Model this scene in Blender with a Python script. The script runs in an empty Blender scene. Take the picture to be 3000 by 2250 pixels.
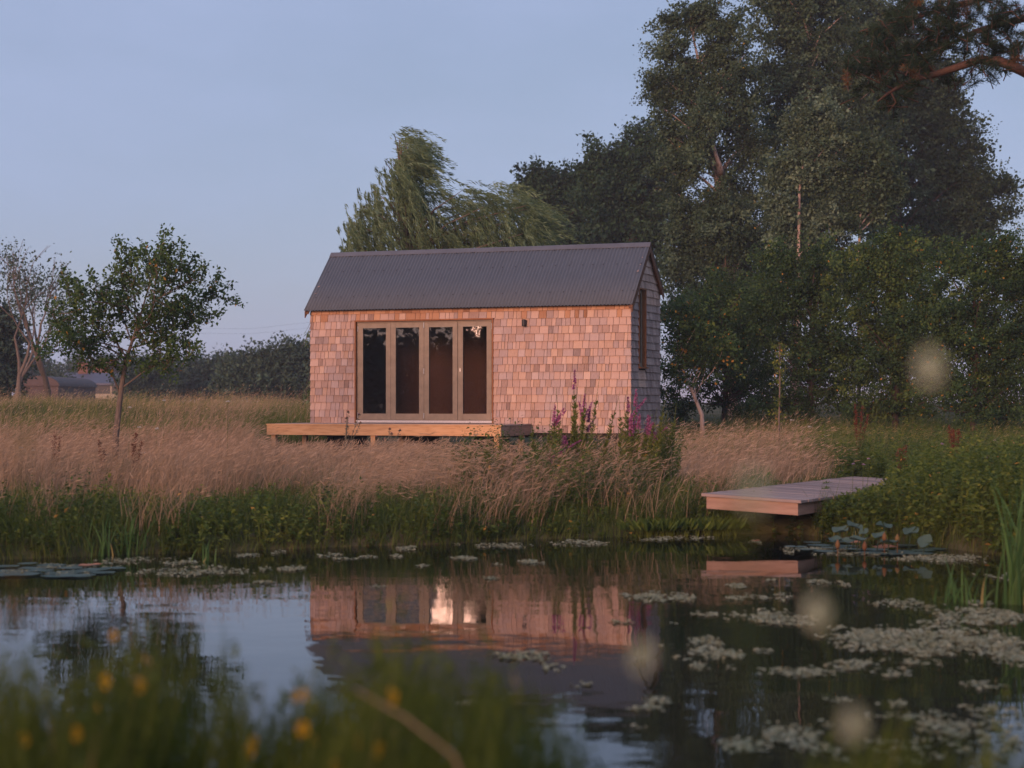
import bpy, math, random
import numpy as np
from mathutils import Vector

random.seed(7)
rng = np.random.default_rng(7)
scene = bpy.context.scene
COL = scene.collection
R = math.radians

# ------------------------------------------------------------------ camera, world, sun, exposure
F, HY, H = 5200.0, 1180.0, 1.55          # focal length in photo pixels, horizon row, eye height above the water
cam = bpy.data.cameras.new('camera')
camo = bpy.data.objects.new('camera', cam)
COL.objects.link(camo)
camo.location = (0, 0, H)
camo.rotation_euler = (R(90), 0, 0)
cam.sensor_width = 36.0
cam.lens = F / 3000 * 36
cam.shift_y = (HY - 1125) / 3000
cam.clip_start = 0.05
cam.clip_end = 6000
cam.dof.use_dof = True
cam.dof.focus_distance = 35.5
cam.dof.aperture_fstop = 2.0
scene.camera = camo

SUN_AZ, SUN_EL = 208.0, 7.0              # clockwise from +Y; the sun stands low behind the camera, to the left
world = bpy.data.worlds.new('World')
scene.world = world
world.use_nodes = True
nt = world.node_tree
bg = nt.nodes['Background']
sky = nt.nodes.new('ShaderNodeTexSky')
sky.sky_type = 'NISHITA'
sky.sun_disc = False
sky.sun_elevation = R(SUN_EL)
sky.sun_rotation = R(SUN_AZ)
sky.ozone_density = 3.0
sky.dust_density = 1.0
tint = nt.nodes.new('ShaderNodeMixRGB'); tint.blend_type = 'MULTIPLY'; tint.inputs[0].default_value = 1
tint.inputs[2].default_value = (1.15, 0.86, 0.80, 1)
nt.links.new(sky.outputs[0], tint.inputs[1])
# thin high cloud veil over the whole sky
tc = nt.nodes.new('ShaderNodeTexCoord')
mp = nt.nodes.new('ShaderNodeMapping'); mp.inputs['Scale'].default_value = (2.2, 2.2, 6)
mp.inputs['Rotation'].default_value = (0.25, 0.30, 0)
nz = nt.nodes.new('ShaderNodeTexNoise'); nz.inputs['Scale'].default_value = 1.9; nz.inputs['Detail'].default_value = 6; nz.inputs['Roughness'].default_value = 0.52
nt.links.new(tc.outputs['Generated'], mp.inputs[0]); nt.links.new(mp.outputs[0], nz.inputs['Vector'])
mr = nt.nodes.new('ShaderNodeMapRange'); mr.inputs[1].default_value = 0.32; mr.inputs[2].default_value = 0.72; mr.inputs[3].default_value = 0.56; mr.inputs[4].default_value = 0.84
nt.links.new(nz.outputs['Fac'], mr.inputs[0])
veil = nt.nodes.new('ShaderNodeMixRGB'); veil.inputs[2].default_value = (2.9, 3.5, 5.25, 1)
nt.links.new(mr.outputs[0], veil.inputs[0]); nt.links.new(tint.outputs[0], veil.inputs[1])
nt.links.new(veil.outputs[0], bg.inputs[0])
bg.inputs[1].default_value = 0.070

sl = bpy.data.lights.new('sun', 'SUN')
sl.energy = 2.4
sl.angle = R(30)
sl.color = (1.0, 0.52, 0.36)
slo = bpy.data.objects.new('sun', sl)
COL.objects.link(slo)
a = R(SUN_AZ)
sd = Vector((math.sin(a) * math.cos(R(SUN_EL)), math.cos(a) * math.cos(R(SUN_EL)), math.sin(R(SUN_EL))))
slo.rotation_euler = sd.to_track_quat('Z', 'Y').to_euler()
slo.location = (-20, -20, 20)

scene.view_settings.view_transform = 'Standard'
scene.view_settings.look = 'None'
scene.view_settings.gamma = 1
scene.view_settings.exposure = 1.1
scene.cycles.use_denoising = True
scene.cycles.max_bounces = 8
scene.cycles.transparent_max_bounces = 12
scene.cycles.caustics_reflective = False
scene.cycles.caustics_refractive = False

# ------------------------------------------------------------------ helpers
def at(px, py, Y):
    """photo pixel seen at depth Y metres -> world point"""
    return Vector(((px - 1500) / F * Y, Y, H - (py - HY) / F * Y))

def sm(e0, e1, x):
    t = np.clip((x - e0) / (e1 - e0), 0, 1)
    return t * t * (3 - 2 * t)

_ng = rng.random((64, 64))
def vnoise(x, y):
    x = np.asarray(x, float); y = np.asarray(y, float)
    xi = np.floor(x).astype(int); yi = np.floor(y).astype(int)
    fx = x - xi; fy = y - yi
    fx = fx * fx * (3 - 2 * fx); fy = fy * fy * (3 - 2 * fy)
    g = lambda i, j: _ng[i % 64, j % 64]
    return (g(xi, yi) * (1 - fx) + g(xi + 1, yi) * fx) * (1 - fy) + (g(xi, yi + 1) * (1 - fx) + g(xi + 1, yi + 1) * fx) * fy

_shpx = np.array([-500, 0, 500, 1000, 1300, 1700, 2100, 2300, 2550, 2800, 3000, 3300, 3700])
_shpy = np.array([1665, 1640, 1622, 1603, 1592, 1575, 1568, 1562, 1588, 1610, 1640, 1700, 1800])
_shY = H * F / (_shpy - HY)
_shX = (_shpx - 1500) / F * _shY
_o = np.argsort(_shX)
def shore(X):
    return np.interp(X, _shX[_o], _shY[_o]) + 0.35 * (vnoise(X * 1.3 + 9, X * 0.2) - 0.5)

def near_shore(X):
    return 5.2 + 0.7 * np.exp(-((X + 1.5) / 1.5) ** 2) + 0.5 * (vnoise(X * 0.9 + 30, 3.3) - 0.5)

def ground(X, Y):
    X = np.asarray(X, float); Y = np.asarray(Y, float)
    d = Y - shore(X)
    far = np.interp(d, [-1.6, -0.4, 0, 0.35, 0.9, 3, 9, 16, 22, 40, 90, 300, 4000],
                    [-0.8, -0.35, 0.0, 0.16, 0.24, 0.30, 0.36, 0.42, 0.52, 0.95, 1.25, 1.5, 1.6])
    n = near_shore(X) - Y
    near = np.interp(n, [-1.6, -0.4, 0, 0.5, 1.5, 4, 40, 400], [-0.8, -0.3, 0.0, 0.18, 0.3, 0.35, 0.5, 1.2])
    z = np.where(Y > 11, far, near)
    bump = (vnoise(X * 0.35, Y * 0.35) - 0.5) * 0.12 * np.clip(np.abs(d) / 6, 0, 1) * (z > 0.1)
    return z + bump

class TB:
    """collects triangles; build() links them as ONE mesh object"""
    def __init__(s): s.V = []; s.T = []; s.A = []; s.M = []; s.n = 0
    def add(s, V, T, A=None, m=0):
        V = np.asarray(V, float).reshape(-1, 3); T = np.asarray(T, int).reshape(-1, 3)
        A = np.full(len(V), 0.5 if A is None else A) if np.ndim(A) == 0 else np.asarray(A, float)
        s.V.append(V); s.T.append(T + s.n); s.A.append(A); s.M.append(np.full(len(T), m)); s.n += len(V)
        return s
    def box(s, x0, x1, y0, y1, z0, z1, A=0.5, m=0):
        V = [(x0, y0, z0), (x1, y0, z0), (x1, y1, z0), (x0, y1, z0), (x0, y0, z1), (x1, y0, z1), (x1, y1, z1), (x0, y1, z1)]
        return s.add(V, BOXT, A, m)
    def hexa(s, V, A=0.5, m=0): return s.add(V, BOXT, A, m)
    def tube(s, pts, rad, n=6, A=0.5, m=0, cap=True):
        P = np.array([tuple(p) for p in pts], float); k = len(P)
        rad = np.broadcast_to(np.asarray(rad, float), (k,))
        t = np.gradient(P, axis=0); t /= np.linalg.norm(t, axis=1)[:, None] + 1e-9
        up = np.array([0.0, 0, 1]) if abs(t[:, 2]).mean() < 0.8 else np.array([1.0, 0, 0])
        u = np.cross(t, up); u /= np.linalg.norm(u, axis=1)[:, None] + 1e-9
        v = np.cross(t, u)
        an = np.arange(n) * 2 * math.pi / n
        V = P[:, None] + rad[:, None, None] * (np.cos(an)[None, :, None] * u[:, None] + np.sin(an)[None, :, None] * v[:, None])
        T = []
        for i in range(k - 1):
            for j in range(n):
                a_, b_ = i * n + j, i * n + (j + 1) % n
                T += [(a_, a_ + n, b_), (b_, a_ + n, b_ + n)]
        V = V.reshape(-1, 3)
        if cap:
            V = np.vstack([V, P[:1], P[-1:]]); c0, c1 = k * n, k * n + 1
            for j in range(n):
                T += [(c0, j, (j + 1) % n), (c1, (k - 1) * n + (j + 1) % n, (k - 1) * n + j)]
        return s.add(V, T, A, m)
    def blades(s, P, h, lean, w, A, segs=2, az=None, pw=1.8, taper=0.85, m=0):
        """grass blades: P (N,3) roots, h heights, lean (N,2) sideways bend as a share of the height"""
        N = len(P); h = np.broadcast_to(h, (N,)); w = np.broadcast_to(w, (N,)); A = np.broadcast_to(A, (N,))
        az = rng.random(N) * math.pi if az is None else az
        wd = np.stack([np.cos(az), np.sin(az), np.zeros(N)], 1)
        ll = np.linalg.norm(lean, axis=1)
        rows = []
        for i in range(segs + 1):
            t = i / segs
            c = P + np.stack([lean[:, 0] * h * t ** pw, lean[:, 1] * h * t ** pw, h * t * (1 - 0.33 * np.minimum(ll, 1.6) * t)], 1)
            if i < segs:
                o = wd * (w * (1 - taper * t) * 0.5)[:, None]
                rows += [c - o, c + o]
            else: rows.append(c)
        V = np.stack(rows, 1); k = V.shape[1]
        tt = []
        for i in range(segs - 1):
            b = 2 * i; tt += [(b, b + 1, b + 2), (b + 1, b + 3, b + 2)]
        b = 2 * (segs - 1); tt.append((b, b + 1, b + 2))
        T = (np.array(tt)[None] + (np.arange(N) * k)[:, None, None]).reshape(-1, 3)
        return s.add(V.reshape(-1, 3), T, np.repeat(A, k), m)
    def leaves(s, C, D, Nn, L, W, A, fold=0.15, m=0, mid=0.45):
        """leaf blades: C base points, D directions, Nn normals (made perpendicular here)"""
        C = np.broadcast_to(C, D.shape); N = len(C)
        D = D / (np.linalg.norm(D, axis=1)[:, None] + 1e-9)
        S = np.cross(D, Nn); S /= np.linalg.norm(S, axis=1)[:, None] + 1e-9
        Nn = np.cross(S, D)
        L = np.broadcast_to(L, (N,))[:, None]; W = np.broadcast_to(W, (N,))[:, None]
        mpt = C + D * L * mid + Nn * W * fold
        V = np.stack([C, mpt - S * W * 0.5, C + D * L, mpt + S * W * 0.5], 1)
        T = (np.array([(0, 2, 1), (0, 3, 2)])[None] + (np.arange(N) * 4)[:, None, None]).reshape(-1, 3)
        return s.add(V.reshape(-1, 3), T, np.repeat(np.broadcast_to(A, (N,)), 4), m)
    def build(s, name, mats, parent=None, smooth=False, kind=None, label=None, cat=None, group=None):
        V = np.vstack(s.V).astype(np.float32); T = np.vstack(s.T).astype(np.int32)
        A = np.concatenate(s.A).astype(np.float32); M = np.concatenate(s.M).astype(np.int32)
        me = bpy.data.meshes.new(name)
        me.vertices.add(len(V)); me.loops.add(len(T) * 3); me.polygons.add(len(T))
        me.vertices.foreach_set('co', V.ravel()); me.loops.foreach_set('vertex_index', T.ravel())
        me.polygons.foreach_set('loop_start', np.arange(0, len(T) * 3, 3, dtype=np.int32))
        me.polygons.foreach_set('use_smooth', np.full(len(T), smooth))
        for mt in (mats if isinstance(mats, (list, tuple)) else [mats]): me.materials.append(mt)
        if M.any(): me.polygons.foreach_set('material_index', M)
        at_ = me.attributes.new('tint', 'FLOAT', 'POINT'); at_.data.foreach_set('value', A)
        me.update(calc_edges=True)
        o = bpy.data.objects.new(name, me); COL.objects.link(o)
        if parent: o.parent = parent
        return tag(o, label, cat, group, kind)
BOXT = [(0, 2, 1), (0, 3, 2), (4, 5, 6), (4, 6, 7), (0, 1, 5), (0, 5, 4), (1, 2, 6), (1, 6, 5), (2, 3, 7), (2, 7, 6), (3, 0, 4), (3, 4, 7)]

def tag(o, label=None, cat=None, group=None, kind=None):
    if label: o['label'] = label
    if cat: o['category'] = cat
    if group: o['group'] = group
    if kind: o['kind'] = kind
    return o
def empty(name, loc, rz=0, label=None, cat=None, group=None):
    o = bpy.data.objects.new(name, None); COL.objects.link(o)
    o.location = loc; o.rotation_euler = (0, 0, rz); o.empty_display_size = 0.2
    return tag(o, label, cat, group)

# ------------------------------------------------------------------ materials
def nodes(name):
    m = bpy.data.materials.new(name); m.use_nodes = True
    n = m.node_tree; b = n.nodes['Principled BSDF']
    return m, n, b
def ramp(n, stops):
    r = n.nodes.new('ShaderNodeValToRGB'); e = r.color_ramp.elements
    while len(e) < len(stops): e.new(0.5)
    for el, (p, c) in zip(e, stops): el.position = p; el.color = (*c, 1)
    return r
def leaf_mat(name, stops, trans=0.35, rough=0.55, noise=0.0):
    m, n, b = nodes(name)
    at_ = n.nodes.new('ShaderNodeAttribute'); at_.attribute_name = 'tint'
    if any(k in name for k in ('leaf', 'grass', 'needle')) and 'dry' not in name: stops = [(p, (c[0] * 1.4, c[1] * 1.45, c[2] * 1.25) if ('grass' in name or 'herb' in name or 'loose' in name) else (c[0] * 1.08, c[1] * 1.45, c[2] * 1.5)) for p, c in stops]
    r = ramp(n, stops); n.links.new(at_.outputs['Fac'], r.inputs[0])
    b.inputs['Roughness'].default_value = rough
    b.inputs['Specular IOR Level'].default_value = 0.15
    n.links.new(r.outputs[0], b.inputs['Base Color'])
    t = n.nodes.new('ShaderNodeBsdfTranslucent'); n.links.new(r.outputs[0], t.inputs[0])
    mx = n.nodes.new('ShaderNodeMixShader'); mx.inputs[0].default_value = trans
    n.links.new(b.outputs[0], mx.inputs[1]); n.links.new(t.outputs[0], mx.inputs[2])
    n.links.new(mx.outputs[0], n.nodes['Material Output'].inputs[0])
    return m
def grain_mat(name, stops, scale=(1, 1, 1), ns=6, detail=6, rough=0.75, bump=0.25, attr=0.6, spec=0.25, vary=None):
    """wood, bark, soil: noise in object space plus the per-piece tint attribute"""
    m, n, b = nodes(name)
    tc = n.nodes.new('ShaderNodeTexCoord'); mp = n.nodes.new('ShaderNodeMapping'); mp.inputs['Scale'].default_value = scale
    at_ = n.nodes.new('ShaderNodeAttribute'); at_.attribute_name = 'tint'
    off = n.nodes.new('ShaderNodeVectorMath'); off.operation = 'SCALE'; off.inputs[0].default_value = (37, 91, 53)
    n.links.new(at_.outputs['Fac'], off.inputs['Scale']); n.links.new(off.outputs[0], mp.inputs['Location'])
    n.links.new(tc.outputs['Object'], mp.inputs[0])
    nz = n.nodes.new('ShaderNodeTexNoise'); nz.inputs['Scale'].default_value = ns; nz.inputs['Detail'].default_value = detail
    nz.inputs['Roughness'].default_value = 0.6
    n.links.new(mp.outputs[0], nz.inputs['Vector'])
    mx = n.nodes.new('ShaderNodeMix'); mx.inputs[0].default_value = attr
    n.links.new(nz.outputs['Fac'], mx.inputs[2]); n.links.new(at_.outputs['Fac'], mx.inputs[3])
    r = ramp(n, stops); n.links.new(mx.outputs[0], r.inputs[0])
    n.links.new(r.outputs[0], b.inputs['Base Color'])
    bp = n.nodes.new('ShaderNodeBump'); bp.inputs['Strength'].default_value = bump; bp.inputs['Distance'].default_value = 0.01
    n.links.new(nz.outputs['Fac'], bp.inputs['Height']); n.links.new(bp.outputs[0], b.inputs['Normal'])
    b.inputs['Roughness'].default_value = rough; b.inputs['Specular IOR Level'].default_value = spec
    return m
def plain(name, col, rough=0.5, metal=0.0, spec=0.4, bump=0.0, bs=40, va=1.0):
    m, n, b = nodes(name)
    tc = n.nodes.new('ShaderNodeTexCoord')
    nz = n.nodes.new('ShaderNodeTexNoise'); nz.inputs['Scale'].default_value = bs; nz.inputs['Detail'].default_value = 4
    n.links.new(tc.outputs['Object'], nz.inputs['Vector'])
    r = ramp(n, [(0.3, tuple(c * (1 - .15 * va) for c in col)), (0.7, tuple(min(1, c * (1 + .12 * va)) for c in col))])
    n.links.new(nz.outputs['Fac'], r.inputs[0]); n.links.new(r.outputs[0], b.inputs['Base Color'])
    b.inputs['Roughness'].default_value = rough; b.inputs['Metallic'].default_value = metal; b.inputs['Specular IOR Level'].default_value = spec
    if bump:
        bp = n.nodes.new('ShaderNodeBump'); bp.inputs['Strength'].default_value = bump; bp.inputs['Distance'].default_value = 0.01
        n.links.new(nz.outputs['Fac'], bp.inputs['Height']); n.links.new(bp.outputs[0], b.inputs['Normal'])
    return m

M = {}
M['shingle'] = grain_mat('cedar_shingle', [(0.12, (0.20, 0.13, 0.105)), (0.3, (0.36, 0.245, 0.20)), (0.5, (0.49, 0.335, 0.27)), (0.72, (0.56, 0.40, 0.325)), (0.95, (0.66, 0.49, 0.38))],
                         scale=(9, 9, 1.2), ns=5, rough=0.8, bump=0.3, attr=0.62)
M['shingle_eave_shade'] = grain_mat('eave_shade_shingle', [(0.12, (0.22, 0.11, 0.06)), (0.5, (0.44, 0.24, 0.14)), (0.9, (0.56, 0.34, 0.21))], scale=(9, 9, 1.2), ns=5, rough=0.8, bump=0.3, attr=0.62)  # shadow under the front eave, put into the wood colour as a darker orange
M['shingle_warm'] = grain_mat('warm_shingle', [(0.12, (0.23, 0.14, 0.10)), (0.5, (0.50, 0.335, 0.25)), (0.75, (0.60, 0.42, 0.32)), (0.95, (0.68, 0.50, 0.37))], scale=(12, 12, .8), ns=5, rough=0.8, bump=0.3, attr=0.5)
M['shingle_silver'] = grain_mat('silvered_shingle', [(0.12, (0.19, 0.14, 0.125)), (0.5, (0.42, 0.315, 0.285)), (0.75, (0.52, 0.40, 0.355)), (0.95, (0.6, 0.47, 0.41))], scale=(12, 12, .8), ns=5, rough=0.85, bump=0.3, attr=0.5)
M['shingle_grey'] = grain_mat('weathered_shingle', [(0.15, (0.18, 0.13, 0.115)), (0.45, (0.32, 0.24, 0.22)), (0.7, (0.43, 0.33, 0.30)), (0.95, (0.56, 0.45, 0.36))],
                              scale=(9, 9, 1.2), ns=6, rough=0.85, bump=0.3, attr=0.5)
M['cedar_trim'] = grain_mat('cedar_trim', [(0.3, (0.22, 0.085, 0.035)), (0.7, (0.34, 0.15, 0.065))], scale=(6, 6, 1), attr=0.2)
M['barge'] = grain_mat('barge_wood', [(0.3, (0.10, 0.05, 0.03)), (0.7, (0.19, 0.095, 0.055))], scale=(1, 5, 5), attr=0.2)
M['roof'] = plain('coated_steel_roof', (0.082, 0.104, 0.132), rough=0.6, spec=0.3, bs=3, va=.35)
M['cap'] = plain('coated_steel_cap', (0.10, 0.112, 0.135), rough=0.5, spec=0.4, bs=3)
M['screw'] = plain('dark_screw', (0.03, 0.03, 0.035), rough=0.4)
M['doorpaint'] = plain('taupe_paint', (0.26, 0.205, 0.145), rough=0.5, bs=8)
M['steel'] = plain('stainless_steel', (0.75, 0.73, 0.7), rough=0.3, metal=1.0)
M['alu'] = plain('pale_threshold', (0.62, 0.6, 0.58), rough=0.45)
M['black'] = plain('black_metal', (0.02, 0.02, 0.022), rough=0.45)
M['dark'] = plain('dark_underfloor', (0.03, 0.025, 0.022), rough=0.9)
M['ply'] = plain('interior_plywood', (0.34, 0.17, 0.10), rough=0.7, bs=2)
M['deck_top'] = grain_mat('larch_deck_top', [(0.3, (0.36, 0.25, 0.20)), (0.7, (0.52, 0.38, 0.31))], scale=(1, 8, 8), attr=0.5)
M['larch'] = grain_mat('fresh_larch', [(0.25, (0.42, 0.22, 0.10)), (0.5, (0.62, 0.37, 0.19)), (0.75, (0.70, 0.44, 0.25))], scale=(0.8, 6, 6), ns=4, attr=0.15)
M['jetty_top'] = grain_mat('weathered_jetty_board', [(0.25, (0.20, 0.155, 0.14)), (0.6, (0.33, 0.26, 0.235)), (0.85, (0.42, 0.34, 0.30))], scale=(1.2, 10, 10), attr=0.5)
M['jetty_side'] = grain_mat('jetty_fascia', [(0.25, (0.27, 0.165, 0.12)), (0.6, (0.40, 0.265, 0.20)), (0.85, (0.46, 0.32, 0.25))], scale=(1.2, 1.2, 12), ns=3, attr=0.2)
M['bark'] = grain_mat('grey_bark', [(0.3, (0.09, 0.07, 0.055)), (0.7, (0.2, 0.16, 0.13))], scale=(5, 5, 1.5), bump=0.6, attr=0.2)
M['bark_pale'] = grain_mat('pale_birch_bark', [(0.35, (0.10, 0.075, 0.065)), (0.5, (0.42, 0.33, 0.29)), (0.8, (0.55, 0.46, 0.40))], scale=(3, 3, 1), bump=0.4, attr=0.15)
M['bark_dark'] = grain_mat('dark_bark', [(0.3, (0.05, 0.035, 0.03)), (0.7, (0.13, 0.09, 0.07))], scale=(4, 4, 1.2), bump=0.6, attr=0.2)
M['bark_pine'] = grain_mat('pine_bark', [(0.3, (0.05, 0.03, 0.024)), (0.7, (0.12, 0.07, 0.05))], scale=(4, 4, 1.5), bump=0.6, attr=0.2)
M['leaf_apple'] = leaf_mat('apple_leaf', [(0.0, (0.03, 0.046, 0.018)), (0.5, (0.062, 0.09, 0.026)), (0.93, (0.12, 0.135, 0.035)), (0.97, (0.34, 0.17, 0.03)), (1.0, (0.45, 0.15, 0.04))], 0.3)
M['leaf_willow'] = leaf_mat('willow_leaf', [(0.0, (0.06, 0.07, 0.032)), (0.5, (0.13, 0.145, 0.062)), (1.0, (0.25, 0.25, 0.14))], 0.35)
M['leaf_birch'] = leaf_mat('birch_leaf', [(0.0, (0.028, 0.04, 0.021)), (0.5, (0.055, 0.07, 0.033)), (0.93, (0.125, 0.14, 0.08)), (0.985, (0.16, 0.17, 0.10)), (1.0, (0.4, 0.2, 0.03))], 0.3)
M['leaf_poplar'] = leaf_mat('poplar_leaf', [(0.0, (0.04, 0.052, 0.028)), (0.5, (0.085, 0.10, 0.052)), (1.0, (0.23, 0.24, 0.16))], 0.3)
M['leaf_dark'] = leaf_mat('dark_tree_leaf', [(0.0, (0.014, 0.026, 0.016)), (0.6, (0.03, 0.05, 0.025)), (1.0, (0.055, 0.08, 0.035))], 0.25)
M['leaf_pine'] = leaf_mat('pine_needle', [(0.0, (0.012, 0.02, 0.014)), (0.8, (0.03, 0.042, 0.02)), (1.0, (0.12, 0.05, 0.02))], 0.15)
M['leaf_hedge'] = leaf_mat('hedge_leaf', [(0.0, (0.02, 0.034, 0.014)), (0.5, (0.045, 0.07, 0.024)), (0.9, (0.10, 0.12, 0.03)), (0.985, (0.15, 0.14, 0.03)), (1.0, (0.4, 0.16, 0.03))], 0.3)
M['leaf_far'] = leaf_mat('far_hedge_leaf', [(0.0, (0.03, 0.042, 0.03)), (1.0, (0.075, 0.09, 0.05))], 0.2)
M['leaf_herb'] = leaf_mat('bank_herb_leaf', [(0.0, (0.026, 0.045, 0.014)), (0.5, (0.06, 0.095, 0.024)), (0.9, (0.13, 0.16, 0.035)), (0.97, (0.2, 0.19, 0.05)), (1.0, (0.36, 0.2, 0.06))], 0.35)
M['grass_green'] = leaf_mat('green_grass', [(0.0, (0.035, 0.055, 0.017)), (0.6, (0.085, 0.115, 0.03)), (0.85, (0.16, 0.16, 0.06)), (1.0, (0.34, 0.25, 0.14))], 0.35)
M['grass_dry'] = leaf_mat('dry_grass', [(0.0, (0.17, 0.12, 0.06)), (0.4, (0.34, 0.24, 0.145)), (0.8, (0.48, 0.34, 0.225)), (1.0, (0.58, 0.42, 0.29))], 0.3)
M['grass_fore'] = leaf_mat('near_grass', [(0.0, (0.03, 0.042, 0.009)), (0.6, (0.07, 0.095, 0.016)), (0.9, (0.14, 0.14, 0.035)), (1.0, (0.26, 0.18, 0.09))], 0.35)
M['reed'] = leaf_mat('reed_leaf', [(0.0, (0.05, 0.085, 0.025)), (0.8, (0.12, 0.17, 0.045)), (1.0, (0.30, 0.19, 0.07))], 0.35)
M['loose_leaf'] = leaf_mat('loosestrife_leaf', [(0.0, (0.05, 0.068, 0.02)), (0.7, (0.11, 0.13, 0.035)), (1.0, (0.2, 0.19, 0.05))], 0.35)
M['loose_flower'] = leaf_mat('loosestrife_flower', [(0.0, (0.30, 0.09, 0.20)), (1.0, (0.58, 0.22, 0.42))], 0.3)
M['dock'] = leaf_mat('dock_seed', [(0.0, (0.09, 0.03, 0.018)), (1.0, (0.20, 0.07, 0.04))], 0.15)
M['thistle'] = leaf_mat('thistle_green', [(0.0, (0.09, 0.095, 0.07)), (1.0, (0.2, 0.2, 0.15))], 0.15)
M['thistle_head'] = leaf_mat('thistle_head', [(0.0, (0.1, 0.095, 0.075)), (0.6, (0.25, 0.21, 0.17)), (1.0, (0.3, 0.08, 0.2))], 0.15)
M['white_flower'] = leaf_mat('white_flower', [(0.0, (0.6, 0.58, 0.52)), (1.0, (0.8, 0.77, 0.7))], 0.3)
M['mauve_flower'] = leaf_mat('mauve_flower', [(0.0, (0.42, 0.28, 0.42)), (1.0, (0.6, 0.42, 0.58))], 0.3)
M['cream_flower'] = leaf_mat('cream_flower', [(0.0, (0.44, 0.52, 0.32)), (0.5, (0.66, 0.72, 0.54)), (1.0, (0.78, 0.80, 0.68))], 0.35)
M['yellow_flower'] = leaf_mat('yellow_flower', [(0.0, (0.55, 0.33, 0.02)), (1.0, (0.75, 0.48, 0.03))], 0.3)
M['pad'] = leaf_mat('lily_pad', [(0.0, (0.03, 0.06, 0.035)), (0.6, (0.06, 0.105, 0.078)), (0.9, (0.095, 0.145, 0.11)), (1.0, (0.26, 0.17, 0.05))], 0.15, rough=0.5)
M['weed'] = leaf_mat('duckweed', [(0.0, (0.12, 0.145, 0.075)), (0.5, (0.23, 0.255, 0.155)), (1.0, (0.37, 0.38, 0.26))], 0.1, rough=0.8)
M['bud'] = leaf_mat('lily_bud', [(0.0, (0.18, 0.08, 0.045)), (1.0, (0.24, 0.17, 0.06))], 0.2)
M['dead_pad'] = leaf_mat('dead_lily_pad', [(0.0, (0.28, 0.11, 0.05)), (1.0, (0.5, 0.24, 0.13))], 0.15)
M['hose'] = plain('blue_hose', (0.02, 0.22, 0.62), rough=0.35)
M['slate'] = plain('slate_roof', (0.085, 0.09, 0.125), rough=0.6, bs=2)
M['cream_wall'] = plain('cream_render', (0.42, 0.36, 0.28), rough=0.8, bs=1)
M['brick'] = plain('red_brick', (0.17, 0.085, 0.06), rough=0.85, bs=4)
M['rust_iron'] = plain('dark_iron_sheet', (0.09, 0.06, 0.055), rough=0.7, bs=2)

def glass_mat():
    m, n, b = nodes('window_glass')
    n.nodes.remove(b)
    tr = n.nodes.new('ShaderNodeBsdfTransparent'); tr.inputs[0].default_value = (0.72, 0.72, 0.72, 1)
    gl = n.nodes.new('ShaderNodeBsdfGlossy'); gl.inputs['Roughness'].default_value = 0.01; gl.inputs[0].default_value = (0.95, 0.95, 0.95, 1)
    fr = n.nodes.new('ShaderNodeFresnel'); fr.inputs[0].default_value = 1.85
    tc = n.nodes.new('ShaderNodeTexCoord'); nz = n.nodes.new('ShaderNodeTexNoise'); nz.inputs['Scale'].default_value = 1.3; nz.inputs['Detail'].default_value = 0
    n.links.new(tc.outputs['Object'], nz.inputs['Vector'])
    bp = n.nodes.new('ShaderNodeBump'); bp.inputs['Strength'].default_value = 0.12; bp.inputs['Distance'].default_value = 0.01
    n.links.new(nz.outputs['Fac'], bp.inputs['Height']); n.links.new(bp.outputs[0], gl.inputs['Normal'])
    mx = n.nodes.new('ShaderNodeMixShader'); n.links.new(fr.outputs[0], mx.inputs[0])
    n.links.new(tr.outputs[0], mx.inputs[1]); n.links.new(gl.outputs[0], mx.inputs[2])
    n.links.new(mx.outputs[0], n.nodes['Material Output'].inputs[0])
    return m
M['glass'] = glass_mat()

def water_mat():
    m, n, b = nodes('pond_water')
    b.inputs['Base Color'].default_value = (0.010, 0.012, 0.007, 1)
    b.inputs['Roughness'].default_value = 0.015; b.inputs['IOR'].default_value = 1.33
    b.inputs['Specular IOR Level'].default_value = 0.5
    tc = n.nodes.new('ShaderNodeTexCoord')
    mp = n.nodes.new('ShaderNodeMapping'); mp.inputs['Scale'].default_value = (1.0, 1.5, 1); mp.inputs['Rotation'].default_value = (0, 0, 0.12)
    n.links.new(tc.outputs['Object'], mp.inputs[0])
    n1 = n.nodes.new('ShaderNodeTexNoise'); n1.inputs['Scale'].default_value = 1.1; n1.inputs['Detail'].default_value = 3; n1.inputs['Roughness'].default_value = 0.45
    n2 = n.nodes.new('ShaderNodeTexNoise'); n2.inputs['Scale'].default_value = 7; n2.inputs['Detail'].default_value = 2
    n3 = n.nodes.new('ShaderNodeTexNoise'); n3.inputs['Scale'].default_value = 0.22; n3.inputs['Detail'].default_value = 2
    for q in (n1, n2): n.links.new(mp.outputs[0], q.inputs['Vector'])
    n.links.new(tc.outputs['Object'], n3.inputs['Vector'])
    ru = n.nodes.new('ShaderNodeMapRange'); ru.inputs[1].default_value = 0.45; ru.inputs[2].default_value = 0.65; ru.inputs[3].default_value = 0.03; ru.inputs[4].default_value = 0.30
    n.links.new(n3.outputs['Fac'], ru.inputs[0])
    ml = n.nodes.new('ShaderNodeMath'); ml.operation = 'MULTIPLY'; n.links.new(n2.outputs['Fac'], ml.inputs[0]); n.links.new(ru.outputs[0], ml.inputs[1])
    ad = n.nodes.new('ShaderNodeMath'); ad.operation = 'MULTIPLY_ADD'; ad.inputs[1].default_value = 1.0
    n.links.new(n1.outputs['Fac'], ad.inputs[0]); n.links.new(ml.outputs[0], ad.inputs[2])
    bp = n.nodes.new('ShaderNodeBump'); bp.inputs['Strength'].default_value = 1.0; bp.inputs['Distance'].default_value = 0.0042
    n.links.new(ad.outputs[0], bp.inputs['Height']); n.links.new(bp.outputs[0], b.inputs['Normal'])
    return m
M['water'] = water_mat()

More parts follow.
